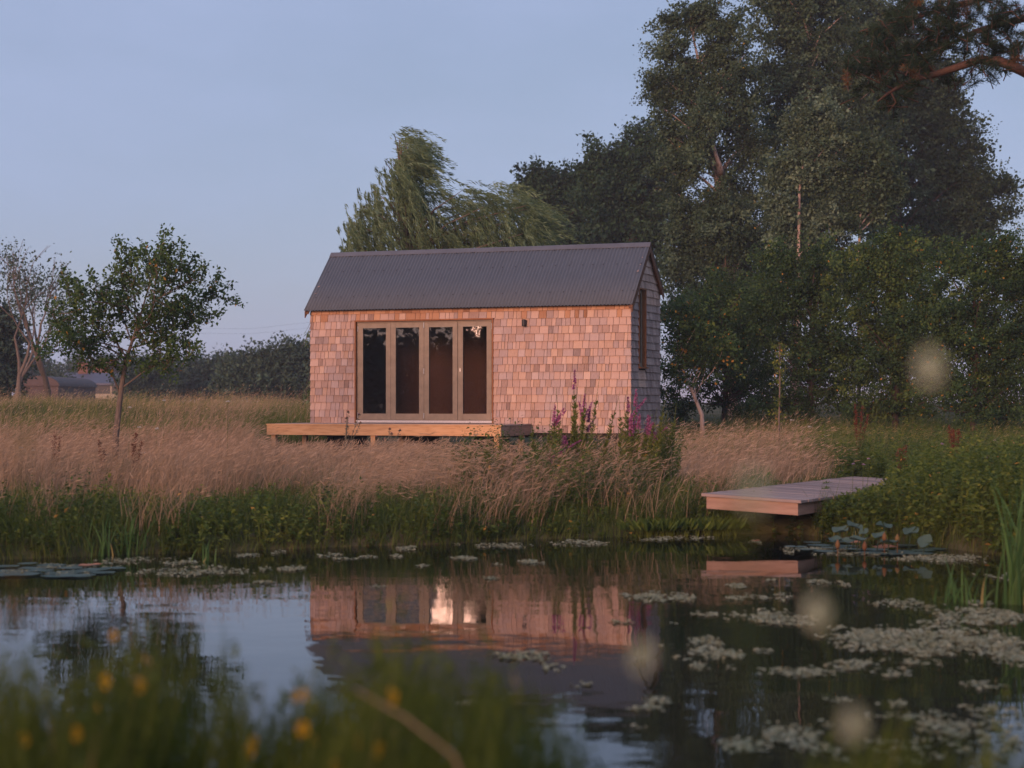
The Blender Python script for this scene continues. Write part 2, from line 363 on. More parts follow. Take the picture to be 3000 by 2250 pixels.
def ground_mat():
    m, n, b = nodes('meadow_ground')
    tc = n.nodes.new('ShaderNodeTexCoord')
    n1 = n.nodes.new('ShaderNodeTexNoise'); n1.inputs['Scale'].default_value = 0.35; n1.inputs['Detail'].default_value = 8; n1.inputs['Roughness'].default_value = 0.65
    n.links.new(tc.outputs['Object'], n1.inputs['Vector'])
    r = ramp(n, [(0.25, (0.035, 0.04, 0.018)), (0.5, (0.08, 0.08, 0.035)), (0.75, (0.16, 0.125, 0.07))])
    n.links.new(n1.outputs['Fac'], r.inputs[0]); n.links.new(r.outputs[0], b.inputs['Base Color'])
    b.inputs['Roughness'].default_value = 0.95; b.inputs['Specular IOR Level'].default_value = 0.1
    n2 = n.nodes.new('ShaderNodeTexNoise'); n2.inputs['Scale'].default_value = 9; n2.inputs['Detail'].default_value = 6
    n.links.new(tc.outputs['Object'], n2.inputs['Vector'])
    bp = n.nodes.new('ShaderNodeBump'); bp.inputs['Strength'].default_value = 0.8; bp.inputs['Distance'].default_value = 0.05
    n.links.new(n2.outputs['Fac'], bp.inputs['Height']); n.links.new(bp.outputs[0], b.inputs['Normal'])
    return m
M['ground'] = ground_mat()

# ------------------------------------------------------------------ ground and water
def axis(lo, hi, inner_lo, inner_hi, step, n_out):
    g0 = inner_lo - np.geomspace(step, inner_lo - lo, n_out)[::-1]
    g1 = inner_hi + np.geomspace(step, hi - inner_hi, n_out)
    return np.concatenate([g0, np.arange(inner_lo, inner_hi + 1e-6, step), g1])
gx = axis(-1800, 1800, -16, 18, 0.4, 26)
gy = np.concatenate([axis(-1500, 60, -6, 30, 0.3, 18)[:-18], 30 + np.geomspace(0.4, 3800, 44)])
GX, GY = np.meshgrid(gx, gy)
GZ = ground(GX, GY)
GZ = np.where((GY > -8) & (GY < 30) & (np.abs(GX + 4) > 22.5), np.maximum(GZ, -.8 + 1.25 * sm(22.5, 30, np.abs(GX + 4))), GZ)
nx, ny = len(gx), len(gy)
ii, jj = np.meshgrid(np.arange(nx - 1), np.arange(ny - 1))
q = (jj * nx + ii).ravel()
TB().add(np.stack([GX, GY, GZ], -1).reshape(-1, 3), np.concatenate([np.stack([q, q + 1, q + nx + 1], 1), np.stack([q, q + nx + 1, q + nx], 1)])) \
    .build('ground', M['ground'], smooth=True, kind='structure')
TB().add([(-34, 2.0, 0), (34, 2.0, 0), (34, 30, 0), (-34, 30, 0)], [(0, 1, 2), (0, 2, 3)]).build('pond_water', M['water'], kind='structure')

# ------------------------------------------------------------------ the cabin
TH = R(20.3); CT, ST = math.cos(TH), math.sin(TH)
CW, CD = 7.37, 2.26                        # front length, depth
Z0 = 0.917                                 # underside of the cladding
ROW = 0.1606
cab = empty('timber_cabin', (2.456, 36.6, 0), -TH, 'small cabin clad in cedar shingles with a grey corrugated roof', 'cabin')
RU, RZ, EU, EZ, BU, BZ = 1.22, 4.955, -0.143, 3.575, 2.32, 3.98   # ridge, front eave, back eave in the gable plane
def roof_z(u): return np.where(u < RU, EZ + (u - EU) / (RU - EU) * (RZ - EZ), BZ + (BU - u) / (BU - RU) * (RZ - BZ))
DX0, DX1, DZ0, DZ1 = -6.284, -3.043, 1.125, 3.346                  # folding-door opening (outer edge of its lining)
WU0, WU1, WZ0, WZ1 = 0.575, 1.115, 2.30, 3.966                     # gable window opening

ci = 0.032                                                         # the carcass stands behind the shingles
w = TB()
w.box(-CW + ci, DX0, ci, ci + .12, Z0 + .02, 3.58).box(DX1, -ci, ci, ci + .12, Z0 + .02, 3.58).box(DX0, DX1, ci, ci + .12, DZ1, 3.58)
w.box(DX0, DX1, ci, ci + .12, Z0 + .02, DZ0)
for xa, xb in ((-ci - .1, -ci), (-CW + ci, -CW + ci + .1)):        # gable carcasses
    right = xa > -1
    us = [ci + .12, WU0, WU1, CD - ci] if right else [ci + .12, RU, CD - ci]
    for u0, u1 in zip(us[:-1], us[1:]):
        segs = [(Z0 + .02, WZ0), (WZ1, None)] if (right and u0 == WU0) else [(Z0 + .02, None)]
        for z0, z1 in segs:
            mids = [u0, u1] if not (u0 < RU < u1) else [u0, RU, u1]
            for v0, v1 in zip(mids[:-1], mids[1:]):
                t0 = z1 if z1 else float(roof_z(v0)) - .05; t1 = z1 if z1 else float(roof_z(v1)) - .05
                w.hexa([(xa, v0, z0), (xb, v0, z0), (xb, v1, z0), (xa, v1, z0), (xa, v0, t0), (xb, v0, t0), (xb, v1, t1), (xa, v1, t1)])
w.box(-CW + ci + .1, -ci - .1, CD - ci - .1, CD - ci, Z0 + .02, 3.95)
wall = w.build('wall', M['dark'], cab)
TB().box(-CW + .15, -.15, .16, CD - .17, 1.02, 1.08).build('floor', M['ply'], cab)
TB().box(-CW + .14, -.14, CD - .16, CD - .135, 1.08, 3.44).build('interior_wall', M['ply'], cab)
TB().box(-CW + .15, -.15, .16, CD - .17, 3.44, 3.47).build('interior_ceiling', M['ply'], cab)
TB().box(-CW + .08, -.08, .08, CD - .08, Z0 - .1, Z0 + .015).build('floor_frame', M['dark'], cab)
for px in (-7.0, -5.2, -3.5, -1.8, -.35):
    TB().box(px - .08, px + .08, .25, CD - .25, .2, Z0 - .1).build('bearer', M['dark'], cab)

# shingles: every course is laid out, the 300 that show largest are single parts, the rest are joined
sh = []                                                            # (area in view, 8 corners, tint, grey)
def course(lo, hi, z, top_fn, put, hole=None, grey=False, seen=1.0):
    x = lo
    while x < hi - .012:
        wd = random.choice([.07, .085, .1, .11, .12, .13, .15, .17, .21]) * random.uniform(.9, 1.1)
        x1 = min(x + wd, hi)
        if hi - x1 < .045: x1 = hi
        if hole:
            for h0, h1, hz0, hz1 in hole:
                if hz0 - ROW + .03 < z < hz1 - .06:
                    if x < h0 - .004 and x1 > h0 - .03: x1 = h0
                    if h0 - .004 <= x < h1: x = h1; x1 = None; break
            if x1 is None: continue
        j = random.uniform(-.0025, .0025) - (.006 if random.random() < .06 else 0)
        zb = z + j; zt = z + ROW + .035
        if hole:
            for h0, h1, hz0, hz1 in hole:
                if x1 > h0 + .01 and x < h1 - .01:
                    if zb < hz0 < zt: zt = hz0
                    if zb < hz1 < zt and zb + ROW > hz1: zb = max(zb, hz1)
        ta = min(zt, float(top_fn(x)) - .06); tb = min(zt, float(top_fn(x1)) - .06)
        if max(ta, tb) > zb + .01:
            ta = max(ta, zb + .004); tb = max(tb, zb + .004)
            t = random.gauss(.52, .2)
            r = random.random()
            if r < .07: t -= .25
            elif r < .15: t += .2
            sh.append(((x1 - x) * (min(ta, tb) - zb) * seen, put(x + .004, x1 - .004, zb, ta, tb), min(.98, max(.03, t)), grey))
        x = x1
def put_front(x0, x1, zb, ta, tb):
    k = random.uniform(-.0015, .0015); f0 = -.008 + k; f1 = 0.022 + k
    return [(x0, f0, zb), (x1, f0, zb), (x1, f0 + .020, zb), (x0, f0 + .020, zb), (x0, f1, ta), (x1, f1, tb), (x1, f1 + .004, tb), (x0, f1 + .004, ta)]
def put_right(u0, u1, zb, ta, tb):
    k = random.uniform(-.0015, .0015); f0 = .008 + k; f1 = -.022 + k
    return [(f0, u0, zb), (f0, u1, zb), (f0 - .020, u1, zb), (f0 - .020, u0, zb), (f1, u0, ta), (f1, u1, tb), (f1 - .004, u1, tb), (f1 - .004, u0, ta)]
def put_left(u0, u1, zb, ta, tb):
    return [(-CW - p[0], p[1], p[2]) for p in put_right(u0, u1, zb, ta, tb)]
for k in range(25):
    z = Z0 + k * ROW
    if z < 3.56: course(-CW, 0, z, lambda x: 3.63, put_front, [(DX0, DX1, DZ0 - .3, DZ1)])
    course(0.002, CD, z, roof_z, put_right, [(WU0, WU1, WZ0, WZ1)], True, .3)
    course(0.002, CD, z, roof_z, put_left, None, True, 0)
sh.sort(key=lambda s: -s[0])
# fresh light wood high on the gable (rained on less) and three replaced pieces under its window
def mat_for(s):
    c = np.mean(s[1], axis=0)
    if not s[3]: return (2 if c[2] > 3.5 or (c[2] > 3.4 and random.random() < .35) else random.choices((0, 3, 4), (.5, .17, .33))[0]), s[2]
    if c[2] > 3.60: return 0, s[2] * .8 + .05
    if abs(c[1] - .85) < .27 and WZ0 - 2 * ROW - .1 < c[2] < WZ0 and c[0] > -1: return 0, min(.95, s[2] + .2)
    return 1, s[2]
SM = [M['shingle'], M['shingle_grey'], M['shingle_eave_shade'], M['shingle_warm'], M['shingle_silver']]
rest = TB()
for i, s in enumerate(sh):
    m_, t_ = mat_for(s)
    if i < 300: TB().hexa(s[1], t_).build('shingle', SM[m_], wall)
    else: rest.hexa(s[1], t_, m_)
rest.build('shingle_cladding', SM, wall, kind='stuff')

# folding doors
lin = TB()                                                         # cedar lining of the opening
lin.box(DX0, DX0 + .028, -.012, .13, DZ0 - .02, DZ1).box(DX1 - .028, DX1, -.012, .13, DZ0 - .02, DZ1).box(DX0, DX1, -.016, .135, DZ1 - .028, DZ1 + .004)
lin.build('door_lining', M['cedar_trim'], cab)
fr = TB(); fx0, fx1 = DX0 + .03, DX1 - .03
fr.box(fx0, fx0 + .03, .055, .12, DZ0, DZ1 - .03).box(fx1 - .02, fx1, .055, .12, DZ0, DZ1 - .03).box(fx0, fx1, .05, .12, DZ1 - .06, DZ1 - .0305)
fr.build('door_frame', M['doorpaint'], cab)
TB().box(DX0 + .03, DX1 - .03, .0, .14, DZ0 - .005, DZ0 + .045).build('threshold', M['alu'], cab)
lx0, lx1, lz0, lz1 = fx0 + .032, fx1 - .022, DZ0 + .055, DZ1 - .064
lw = (lx1 - lx0) / 4
for i in range(4):
    a0, a1 = lx0 + i * lw + .003, lx0 + (i + 1) * lw - .003
    if i == 3: a0 += .006
    d = TB(); st = .112; y0, y1 = .045, .1
    d.box(a0, a0 + st, y0, y1, lz0, lz1).box(a1 - st, a1, y0, y1, lz0, lz1)
    d.box(a0 + st + .0015, a1 - st - .0015, y0 + .001, y1, lz1 - .105, lz1 - .001).box(a0 + st + .0015, a1 - st - .0015, y0 + .001, y1, lz0 + .001, lz0 + .135)
    leaf = d.build('door_leaf', M['doorpaint'], cab)
    gv = []; tl = random.uniform(-.003, .003)
    TB().box(a0 + st, a1 - st, .068, .074, lz0 + .13, lz1 - .1).build('pane', M['glass'], leaf)
    if i == 0:
        for hz in (lz1 - .12, lz0 + .1): TB().tube([(a0 - .008, y0 - .006, hz - .055), (a0 - .008, y0 - .006, hz + .055)], .009, 8).build('hinge', M['steel'], leaf)
    if i == 1:
        for hz in (lz1 - .06, (lz0 + lz1) / 2, lz0 + .09): TB().tube([(a1 + .003, y0 - .008, hz - .06), (a1 + .003, y0 - .008, hz + .06)], .010, 8).build('hinge', M['steel'], leaf)
    if i == 3:
        for hz in (lz1 - .1, lz0 + .09): TB().tube([(a1 + .008, y0 - .006, hz - .065), (a1 + .008, y0 - .006, hz + .065)], .009, 8).build('hinge', M['steel'], leaf)
        TB().box(a0 + .04, a0 + .062, y0 - .006, y0, 2.22, 2.285).tube([(a0 + .051, y0 - .004, 2.265), (a0 + .051, y0 - .016, 2.265)], .008, 8).build('lock', M['steel'], leaf)

# gable window, set back in a cedar reveal
rv = TB()
rv.box(-.13, .012, WU0, WU0 + .03, WZ0, WZ1).box(-.13, .012, WU1 - .03, WU1, WZ0, WZ1).box(-.13, .010, WU0 + .03, WU1 - .03, WZ1 - .03, WZ1)
win = rv.build('window', M['cedar_trim'], cab)
TB().box(-.13, .05, WU0 - .02, WU1 + .02, WZ0 - .03, WZ0).build('sill', M['cedar_trim'], win)
f = TB(); ya, yb = WU0 + .03, WU1 - .03
f.box(-.12, -.075, ya, ya + .07, WZ0, WZ1 - .03).box(-.12, -.075, yb - .07, yb, WZ0, WZ1 - .03).box(-.12, -.076, ya + .07, yb - .07, WZ1 - .1, WZ1 - .03).box(-.12, -.076, ya + .07, yb - .07, WZ0, WZ0 + .09)
f.build('frame', M['doorpaint'], win)
TB().box(-.1, -.094, ya + .06, yb - .06, WZ0 + .08, WZ1 - .09).build('pane', M['glass'], win)

# wall lamp
L = TB(); lx = -2.33; lz = 3.235
L.box(lx - .045, lx + .045, -.02, .014, lz - .055, lz + .055)
lp = L.build('wall_lamp', M['black'], cab)
TB().tube([(lx - .0, -.06, lz - .075), (lx, -.06, lz - .06), (lx, -.06, lz + .06), (lx, -.06, lz + .07)], [.036, .045, .045, .03], 14).build('lamp_shade', M['black'], lp, smooth=False)

# roof
OX = .075
def corrugated(u0, z0, u1, z1, rows=2):
    xs = np.arange(-CW - OX, OX + 1e-6, .076 / 8); n = len(xs)
    L_ = math.hypot(u1 - u0, z1 - z0); nu, nz_ = -(z1 - z0) / L_, (u1 - u0) / L_
    if nz_ < 0: nu, nz_ = -nu, -nz_
    h = .0125 * np.cos((xs) * 2 * math.pi / .076)
    V = []; T = []
    for th in (0, -.0015):
        for k in range(rows + 1):
            t = k / rows; hh = h + th
            V.append(np.stack([xs, u0 + (u1 - u0) * t + nu * hh, z0 + (z1 - z0) * t + nz_ * hh], 1))
    V = np.vstack(V); i = np.arange(n - 1); blk = (rows + 1) * n
    for k in range(rows):
        a_ = k * n + i
        T += [np.stack([a_, a_ + 1, a_ + n + 1], 1), np.stack([a_, a_ + n + 1, a_ + n], 1)]
        b_ = a_ + blk
        T += [np.stack([b_, b_ + n + 1, b_ + 1], 1), np.stack([b_, b_ + n, b_ + n + 1], 1)]
    T += [np.stack([i, i + blk, i + 1], 1), np.stack([i + 1, i + blk, i + blk + 1], 1)]
    return TB().add(V, np.vstack(T))
roof = corrugated(EU, EZ, RU - .005, RZ - .025).build('roof', M['roof'], cab, smooth=True)
corrugated(BU, BZ, RU + .005, RZ - .025).build('roof_sheet', M['roof'], roof, smooth=True)
rd = TB()
pf = math.atan2(RZ - EZ, RU - EU); pb = math.atan2(RZ - BZ, BU - RU); cl = .135
for x0, x1 in ((-CW - OX - .004, -2.05), (-2.052, OX + .004)):
    lift = .0 if x0 < -5 else .002
    prof = [(RU - cl * math.cos(pf), RZ - cl * math.sin(pf)), (RU - .02, RZ - .008), (RU, RZ + .003), (RU + .02, RZ - .008), (RU + cl * math.cos(pb), RZ - cl * math.sin(pb))]
    V = []
    for x in (x0, x1):
        for dz in (.004 + lift, 0 + lift): V += [(x, u, z + dz) for u, z in prof]
    T = []
    for k in range(4):
        a_, b_ = k, 10 + k
        T += [(a_, b_, b_ + 1), (a_, b_ + 1, a_ + 1), (a_ + 5, a_ + 6, b_ + 6), (a_ + 5, b_ + 6, b_ + 5), (a_, a_ + 1, a_ + 6), (a_, a_ + 6, a_ + 5), (b_, b_ + 6, b_ + 1), (b_, b_ + 5, b_ + 6)]
    T += [(0, 5, 15), (0, 15, 10), (4, 14, 19), (4, 19, 9)]
    rd = TB().add(V, T); rd.build('ridge_cap', M['cap'], roof)
sc = TB()
for frac, ph in ((.215, 0.0), (.66, .03), (.985, .05)):
    x = -CW + .05 + ph
    while x < .02:
        xs_ = round(x / .076) * .076
        u = EU + (RU - EU) * frac; z = EZ + (RZ - .02 - EZ) * frac + (.0 if frac < .9 else -.075)
        if frac > .9: u -= .085
        n_ = (-math.sin(pf), math.cos(pf)); h0 = .006
        sc.tube([(xs_, u + n_[0] * h0, z + n_[1] * h0), (xs_, u + n_[0] * (h0 + .016), z + n_[1] * (h0 + .016))], .013 if frac < .9 else .010, 8)
        x += random.choice([.228, .304, .304, .304, .38])
sc.build('roof_screws', M['screw'], roof, kind='stuff')
def barge(name, xa, xb, pts, h):
    (u0, z0), (u1, z1) = pts
    TB().hexa([(xa, u0, z0 - h), (xb, u0, z0 - h), (xb, u1, z1 - h), (xa, u1, z1 - h), (xa, u0, z0 - .012), (xb, u0, z0 - .012), (xb, u1, z1 - .012), (xa, u1, z1 - .012)]).build(name, M['barge'], roof)
for xa, xb in ((.045, .068), (-CW - .068, -CW - .045)):
    barge('barge_board', xa, xb, ((EU + .015, EZ - .008), (RU, RZ - .04)), .15)
    barge('barge_board', xa, xb, ((RU + .002, RZ - .04), (BU - .015, BZ - .008)), .17)
for xa, xb in ((-.02, .045), (-CW - .045, -CW + .02)):             # soffit battens between wall and barge
    barge('verge_batten', xa, xb, ((EU + .03, EZ - .02), (RU, RZ - .055)), .06)
    barge('verge_batten', xa, xb, ((RU + .002, RZ - .055), (BU - .03, BZ - .02)), .06)

# ------------------------------------------------------------------ terrace deck in front of the doors
dk = empty('terrace_deck', (0, 0, 0), 0, 'low pale larch terrace deck on short posts before the folding doors', 'deck')
dk.location = (2.456, 36.6, 0); dk.rotation_euler = (0, 0, -TH)
KX0, KX1, KY0, KY1, KZ = -7.49, -2.18, -1.813, -.02, 1.108
nb = 13; bw = (KY1 - KY0) / nb
for k in range(nb):
    e = random.uniform(-.004, .004)
    TB().box(KX0 + e, KX1 + e, KY0 + k * bw + .002, KY0 + (k + 1) * bw - .003, KZ - .027 + random.uniform(-.001, .001), KZ + random.uniform(-.0015, .0015), random.random()).build('plank', M['deck_top'] if k else M['larch'], dk)
ft, fb = KZ - .03, KZ - .232
TB().box(KX0 + .012, KX1 - .012, KY0 + .012, KY0 + .055, fb, ft).build('fascia', M['larch'], dk)
TB().box(KX1 - .055, KX1 - .0125, KY0 + .056, KY1, fb, ft - .001, .2).build('fascia', M['jetty_side'], dk)
TB().box(KX0 + .0125, KX0 + .055, KY0 + .056, KY1, fb, ft - .001).build('fascia', M['larch'], dk)
for x in np.linspace(KX0 + .6, KX1 - .6, 9): TB().box(x - .022, x + .022, KY0 + .06, KY1, fb + .02, ft - .002).build('joist', M['larch'], dk)
for y in (KY0 + .115, KY1 - .25):
    for x in (KX0 + .14, KX0 + 2.45, KX1 - .13): TB().box(x - .05, x + .05, y - .05, y + .05, .2, fb + .001).build('post', M['larch'], dk)

# ------------------------------------------------------------------ jetty over the pond
def jpt(px, wy, z):                                               # pixel column and its waterline row -> world point
    Y = H * F / (wy - HY); return np.array([(px - 1500) / F * Y, Y, z])
JL = jpt(2060, 1567, 0); JR = jpt(2340, 1578, 0)
jd = JR - JL; jw = float(np.linalg.norm(jd[:2])); jr = math.atan2(jd[1], jd[0])
hl = H - (1446 - HY) * JL[1] / F; hr = H - (1466 - HY) * JR[1] / F
jt = empty('jetty', tuple(JL), jr, 'weathered plank jetty reaching out over the pond on the right bank', 'jetty')
JLEN = 5.6
def jbox(x0, x1, y0, y1, dz0, dz1, A=.5):                          # follows the slight tilt of the deck
    zt = lambda x: hl + (hr - hl) * x / jw
    return [(x0, y0, zt(x0) + dz0), (x1, y0, zt(x1) + dz0), (x1, y1, zt(x1) + dz0), (x0, y1, zt(x0) + dz0), (x0, y0, zt(x0) + dz1), (x1, y0, zt(x1) + dz1), (x1, y1, zt(x1) + dz1), (x0, y1, zt(x0) + dz1)]
y = 0; k = 0
while y < JLEN:
    e = random.uniform(-.012, .012)
    TB().hexa(jbox(-.02 + e, jw + .03 + e, y, y + .117, -.03 + random.uniform(-.002, .002), random.uniform(-.002, .003)), random.random()).build('plank', M['jetty_top'], jt)
    y += .122
TB().hexa(jbox(.03, jw - .02, .03, .075, -.175, -.0335)).build('fascia', M['jetty_side'], jt)
TB().hexa(jbox(jw - .066, jw - .0205, .0755, JLEN - .1, -.174, -.0335)).build('side_beam', M['jetty_side'], jt)
TB().hexa(jbox(.0305, .075, .0755, JLEN - .1, -.174, -.0335)).build('side_beam', M['jetty_side'], jt)
for yy in (1.5, 2.9, 4.6):
    for xx in (.13, jw - .13): TB().box(xx - .05, xx + .05, yy - .05, yy + .05, -.8, hr - .1).build('post', M['jetty_side'], jt)

# ------------------------------------------------------------------ vegetation helpers
def in_cabin(X, Y, m=0.0):
    dx, dy = X - 2.456, Y - 36.6
    lx_ = dx * CT - dy * ST; ly_ = dx * ST + dy * CT
    return ((lx_ > -CW - m) & (lx_ < m) & (ly_ > -m) & (ly_ < CD + m)) | ((lx_ > KX0 - m) & (lx_ < KX1 + m) & (ly_ > KY0 - m + .1) & (ly_ < 0))
def in_jetty(X, Y, m=0.0):
    dx, dy = X - JL[0], Y - JL[1]
    c, s_ = math.cos(jr), math.sin(jr)
    lx_ = dx * c + dy * s_; ly_ = -dx * s_ + dy * c
    return (lx_ > -m) & (lx_ < jw + m) & (ly_ > -m) & (ly_ < JLEN + m)
def px_of(X, Y): return 1500 + F * X / Y
def unit(v): return v / (np.linalg.norm(v, axis=1)[:, None] + 1e-9)
def rdir(n): return unit(rng.normal(size=(n, 3)))
def scatter(n, x0, x1, y0, y1):
    return x0 + (x1 - x0) * rng.random(n), y0 + (y1 - y0) * rng.random(n)
def wedge(n, p0, p1, Y0, Y1, pad=0):
    """points over the ground between two photo columns, even per square metre"""
    Y = np.sqrt(Y0 ** 2 + (Y1 ** 2 - Y0 ** 2) * rng.random(n))
    return (p0 + (p1 - p0) * rng.random(n) - 1500) / F * Y, Y

def meadow(name, X, Y, h, wdt, tint_, mat, label, lean=(0.35, 0.0), lv=0.18, segs=2, heads=0.0, cat='grass', clump=True, headmat=None):
    Z = ground(X, Y) - .02
    P = np.stack([X, Y, Z], 1); n = len(P)
    ln = np.stack([lean[0] + lv * rng.normal(size=n), lean[1] + lv * rng.normal(size=n)], 1)
    if clump:
        ang = (vnoise(X * .9, Y * .9) - .5) * 2.0
        ln[:, 0] += ang * .25; ln[:, 1] += (vnoise(X * 1.1 + 40, Y * 1.1) - .5) * .4
    b = TB().blades(P, h, ln, wdt, tint_, segs=segs)
    if heads > 0:
        k = np.nonzero(rng.random(n) < heads)[0]
        l2 = np.linalg.norm(ln[k], axis=1)
        hh = h[k]
        tip = P[k] + np.stack([ln[k, 0] * hh, ln[k, 1] * hh, hh * (1 - .33 * np.minimum(l2, 1.6))], 1)
        d = unit(np.stack([ln[k, 0] * 1.6 + .25, ln[k, 1] * 1.6, np.full(len(k), .55) - .3 * l2], 1))
        b.leaves(tip - d * .03, d, rdir(len(k)), .07 + .07 * rng.random(len(k)), .006 + .006 * rng.random(len(k)), np.clip(tint_[k] + .2, 0, 1), fold=.4)
    return b.build(name, mat, kind='stuff', label=label, cat=cat)

# ------------------------------------------------------------------ dry meadow grass
n = 105000
X, Y = wedge(n, -150, 3100, 22.0, 36.5)
p = px_of(X, Y)
front = shore(X) + .3 + 2.9 * vnoise(X * .42 + 5, Y * .2) + 2.2 * vnoise(X * 1.5 + 15, Y * .5)
pj = p + 160 * (vnoise(X * .9 + 70, Y * .7) - .5)
dens = np.interp(pj, [1200, 1420, 1780, 1960, 2230, 2420], [1, .4, .45, .95, .95, 0])
dens *= np.where(pj > 1750, sm(24.0, 27.0, Y + 3 * (vnoise(X + 9, Y * .5) - .5)), 1)
dens *= .15 + .85 * sm(.25, .55, vnoise(X * .9 + 11, Y * .6 + 3))
keep = (Y > front) & (rng.random(n) < dens) & ~in_cabin(X, Y, -.25) & ~in_jetty(X, Y, .1)
X, Y, p = X[keep], Y[keep], p[keep]
h = (.26 + .42 * rng.random(len(X))) * (.55 + .9 * vnoise(X * .9, Y * .7)) * np.where(p < 760, 1.28, np.where(p < 1800, .95, .95))
h *= np.where((p > 760) & (p < 1500) & (Y > 32), .72, 1)
zmx = H - (1283 + 22 * rng.random(len(X)) - HY) / F * Y - ground(X, Y)
h = np.where((p > 730) & (p < 1600), np.minimum(h, np.maximum(zmx * 1.08, .1)), h)
t = np.clip(.2 + .55 * rng.random(len(X)) + .75 * (vnoise(X * 1.9 + 3, Y * 1.1) - .45), 0, 1)
meadow('dry_grass', X, Y, h, .004 + .004 * rng.random(len(X)), t, M['grass_dry'], 'dry straw-coloured meadow grass blown to the right before the cabin', lean=(.36, .02), lv=.26, heads=.45)
n = 9500                                                           # single taller stems that stand out of the straw
X, Y = wedge(n, -150, 2380, 22.0, 35.5); p = px_of(X, Y)
k = (Y > shore(X) + 1.6) & ((p < 1330) | (p > 1880)) & ~in_cabin(X, Y, .1) & ~in_jetty(X, Y, .1) & (rng.random(n) < .25 + .75 * sm(.35, .7, vnoise(X * 1.3 + 17, Y * .8))); X, Y, p = X[k], Y[k], p[k]
h = .5 + .4 * rng.random(len(X)); zmx = H - (1290 + 30 * rng.random(len(X)) - HY) / F * Y - ground(X, Y)
h = np.where((p > 730) & (p < 1600), np.minimum(h, np.maximum(zmx * 1.1, .1)), h)
meadow('tall_straw_stems', X, Y, h, .005 + .004 * rng.random(len(X)), np.clip(.45 + .6 * rng.random(len(X)), 0, 1), M['grass_dry'], 'single pale bent stems with seed heads standing out of the straw grass', lean=(.45, -.05), lv=.3, segs=4, heads=.9)
# green tufts inside the straw
n = 14000
X, Y = wedge(n, -150, 1330, 22.5, 36); k = ~in_cabin(X, Y, .1) & (rng.random(n) < sm(.58, .78, vnoise(X * .75 + 23, Y * .55 + 6))); X, Y = X[k], Y[k]
meadow('straw_tufts', X, Y, .2 + .3 * rng.random(len(X)), .007 + .005 * rng.random(len(X)), np.clip(.25 + .5 * rng.random(len(X)), 0, 1), M['grass_green'], 'green tufts showing through the straw grass on the left', lean=(.25, -.05), lv=.3)
# scattered tall dry stems along the bank
n = 15000
X, Y = wedge(n, -100, 2300, 18.5, 24)
keep = (Y > shore(X) + .15) & ~in_jetty(X, Y, .1) & (rng.random(n) < sm(.35, .75, vnoise(X * 1.6, Y * .4 + 8)))
X, Y = X[keep], Y[keep]
meadow('bank_straw', X, Y, .4 + .45 * rng.random(len(X)), .006 + .004 * rng.random(len(X)), np.clip(.2 + .6 * rng.random(len(X)), 0, 1), M['grass_dry'], 'sparse tall straw stems standing in the green pond bank', lean=(.3, -.08), lv=.3, segs=3, heads=.6)
# leaning tussock of pale grass heads on the bank below the deck
tp = []
for (cpx, cY, nn, hgt, ldir) in ((1010, 21.0, 260, .9, .95), (1240, 22.0, 330, 1.0, .5), (1330, 23.5, 200, .9, .45)):
    c = at(cpx, 1400, cY)
    Xc = c.x + .34 * rng.normal(size=nn); Yc = cY + .4 * rng.normal(size=nn)
    P = np.stack([Xc, Yc, ground(Xc, Yc) - .02], 1)
    hh = hgt * (.35 + .65 * rng.random(nn)); ln = np.stack([ldir + .16 * rng.normal(size=nn), -.12 + .15 * rng.normal(size=nn)], 1)
    b = TB().blades(P, hh, ln, .0045, .3 + .5 * rng.random(nn), segs=4)
    l2 = np.linalg.norm(ln, axis=1)
    tip = P + np.stack([ln[:, 0] * hh, ln[:, 1] * hh, hh * (1 - .33 * np.minimum(l2, 1.6))], 1)
    d = unit(np.stack([np.full(nn, .9), np.zeros(nn), -.1 + .3 * rng.normal(size=nn)], 1))
    b.leaves(tip - d * .04, d, rdir(nn), .13, .013, .4 + .5 * rng.random(nn), fold=.4)
    lab = {1010: 'low arching tussock of pale feathery grass heads close to the water', 1240: 'tall leaning tussock of pale grass below the middle of the deck', 1330: 'smaller leaning pale grass tussock below the right end of the deck'}[cpx]
    e = empty('grass_tussock', (c.x, cY, float(ground(c.x, cY))), 0, lab, 'grass', 'grass tussocks on the bank')
    o = b.build('blades', M['grass_dry'], e, kind='stuff'); o.matrix_parent_inverse = e.matrix_basis.inverted()

# ------------------------------------------------------------------ green grass
n = 90000
X, Y = wedge(n, -150, 3150, 17.0, 30)
p = px_of(X, Y); d = Y - shore(X)
band = np.where(p < 1330, sm(6.4, .8, d + 5.5 * (vnoise(X * .5 + 31, Y * .4) - .5)), np.where(p < 2330, sm(7.5, 3.5, d), .75))
keep = (d > -.05) & (rng.random(n) < band) & ~in_jetty(X, Y, .05)
X, Y, d, p = X[keep], Y[keep], d[keep], p[keep]
h = (.16 + .26 * rng.random(len(X))) * (.65 + .7 * vnoise(X * .9, Y * .9 + 7)) * np.where(d < .3, .7, 1) * np.where((p > 2250) & (d > 2.2), .55, 1)
t = np.clip(.15 + .6 * rng.random(len(X)) + .35 * (vnoise(X * 1.1 + 20, Y) - .5), 0, 1)
meadow('bank_grass', X, Y, h, .008 + .006 * rng.random(len(X)), t, M['grass_green'], 'lush green grass along the far pond bank', lean=(.2, -.12), lv=.3)
n = 62000                                                          # meadow to the left of and behind the cabin
X, Y = wedge(n, -150, 960, 36, 70)
keep = ~in_cabin(X, Y, .1) & ~((px_of(X, Y) > 735) & (Y < 39))
X, Y = X[keep], Y[keep]
dry = vnoise(X * .22 + 2, Y * .12)
h = (.35 + .6 * rng.random(len(X))) * (.45 + 1.0 * vnoise(X * .55, Y * .35))
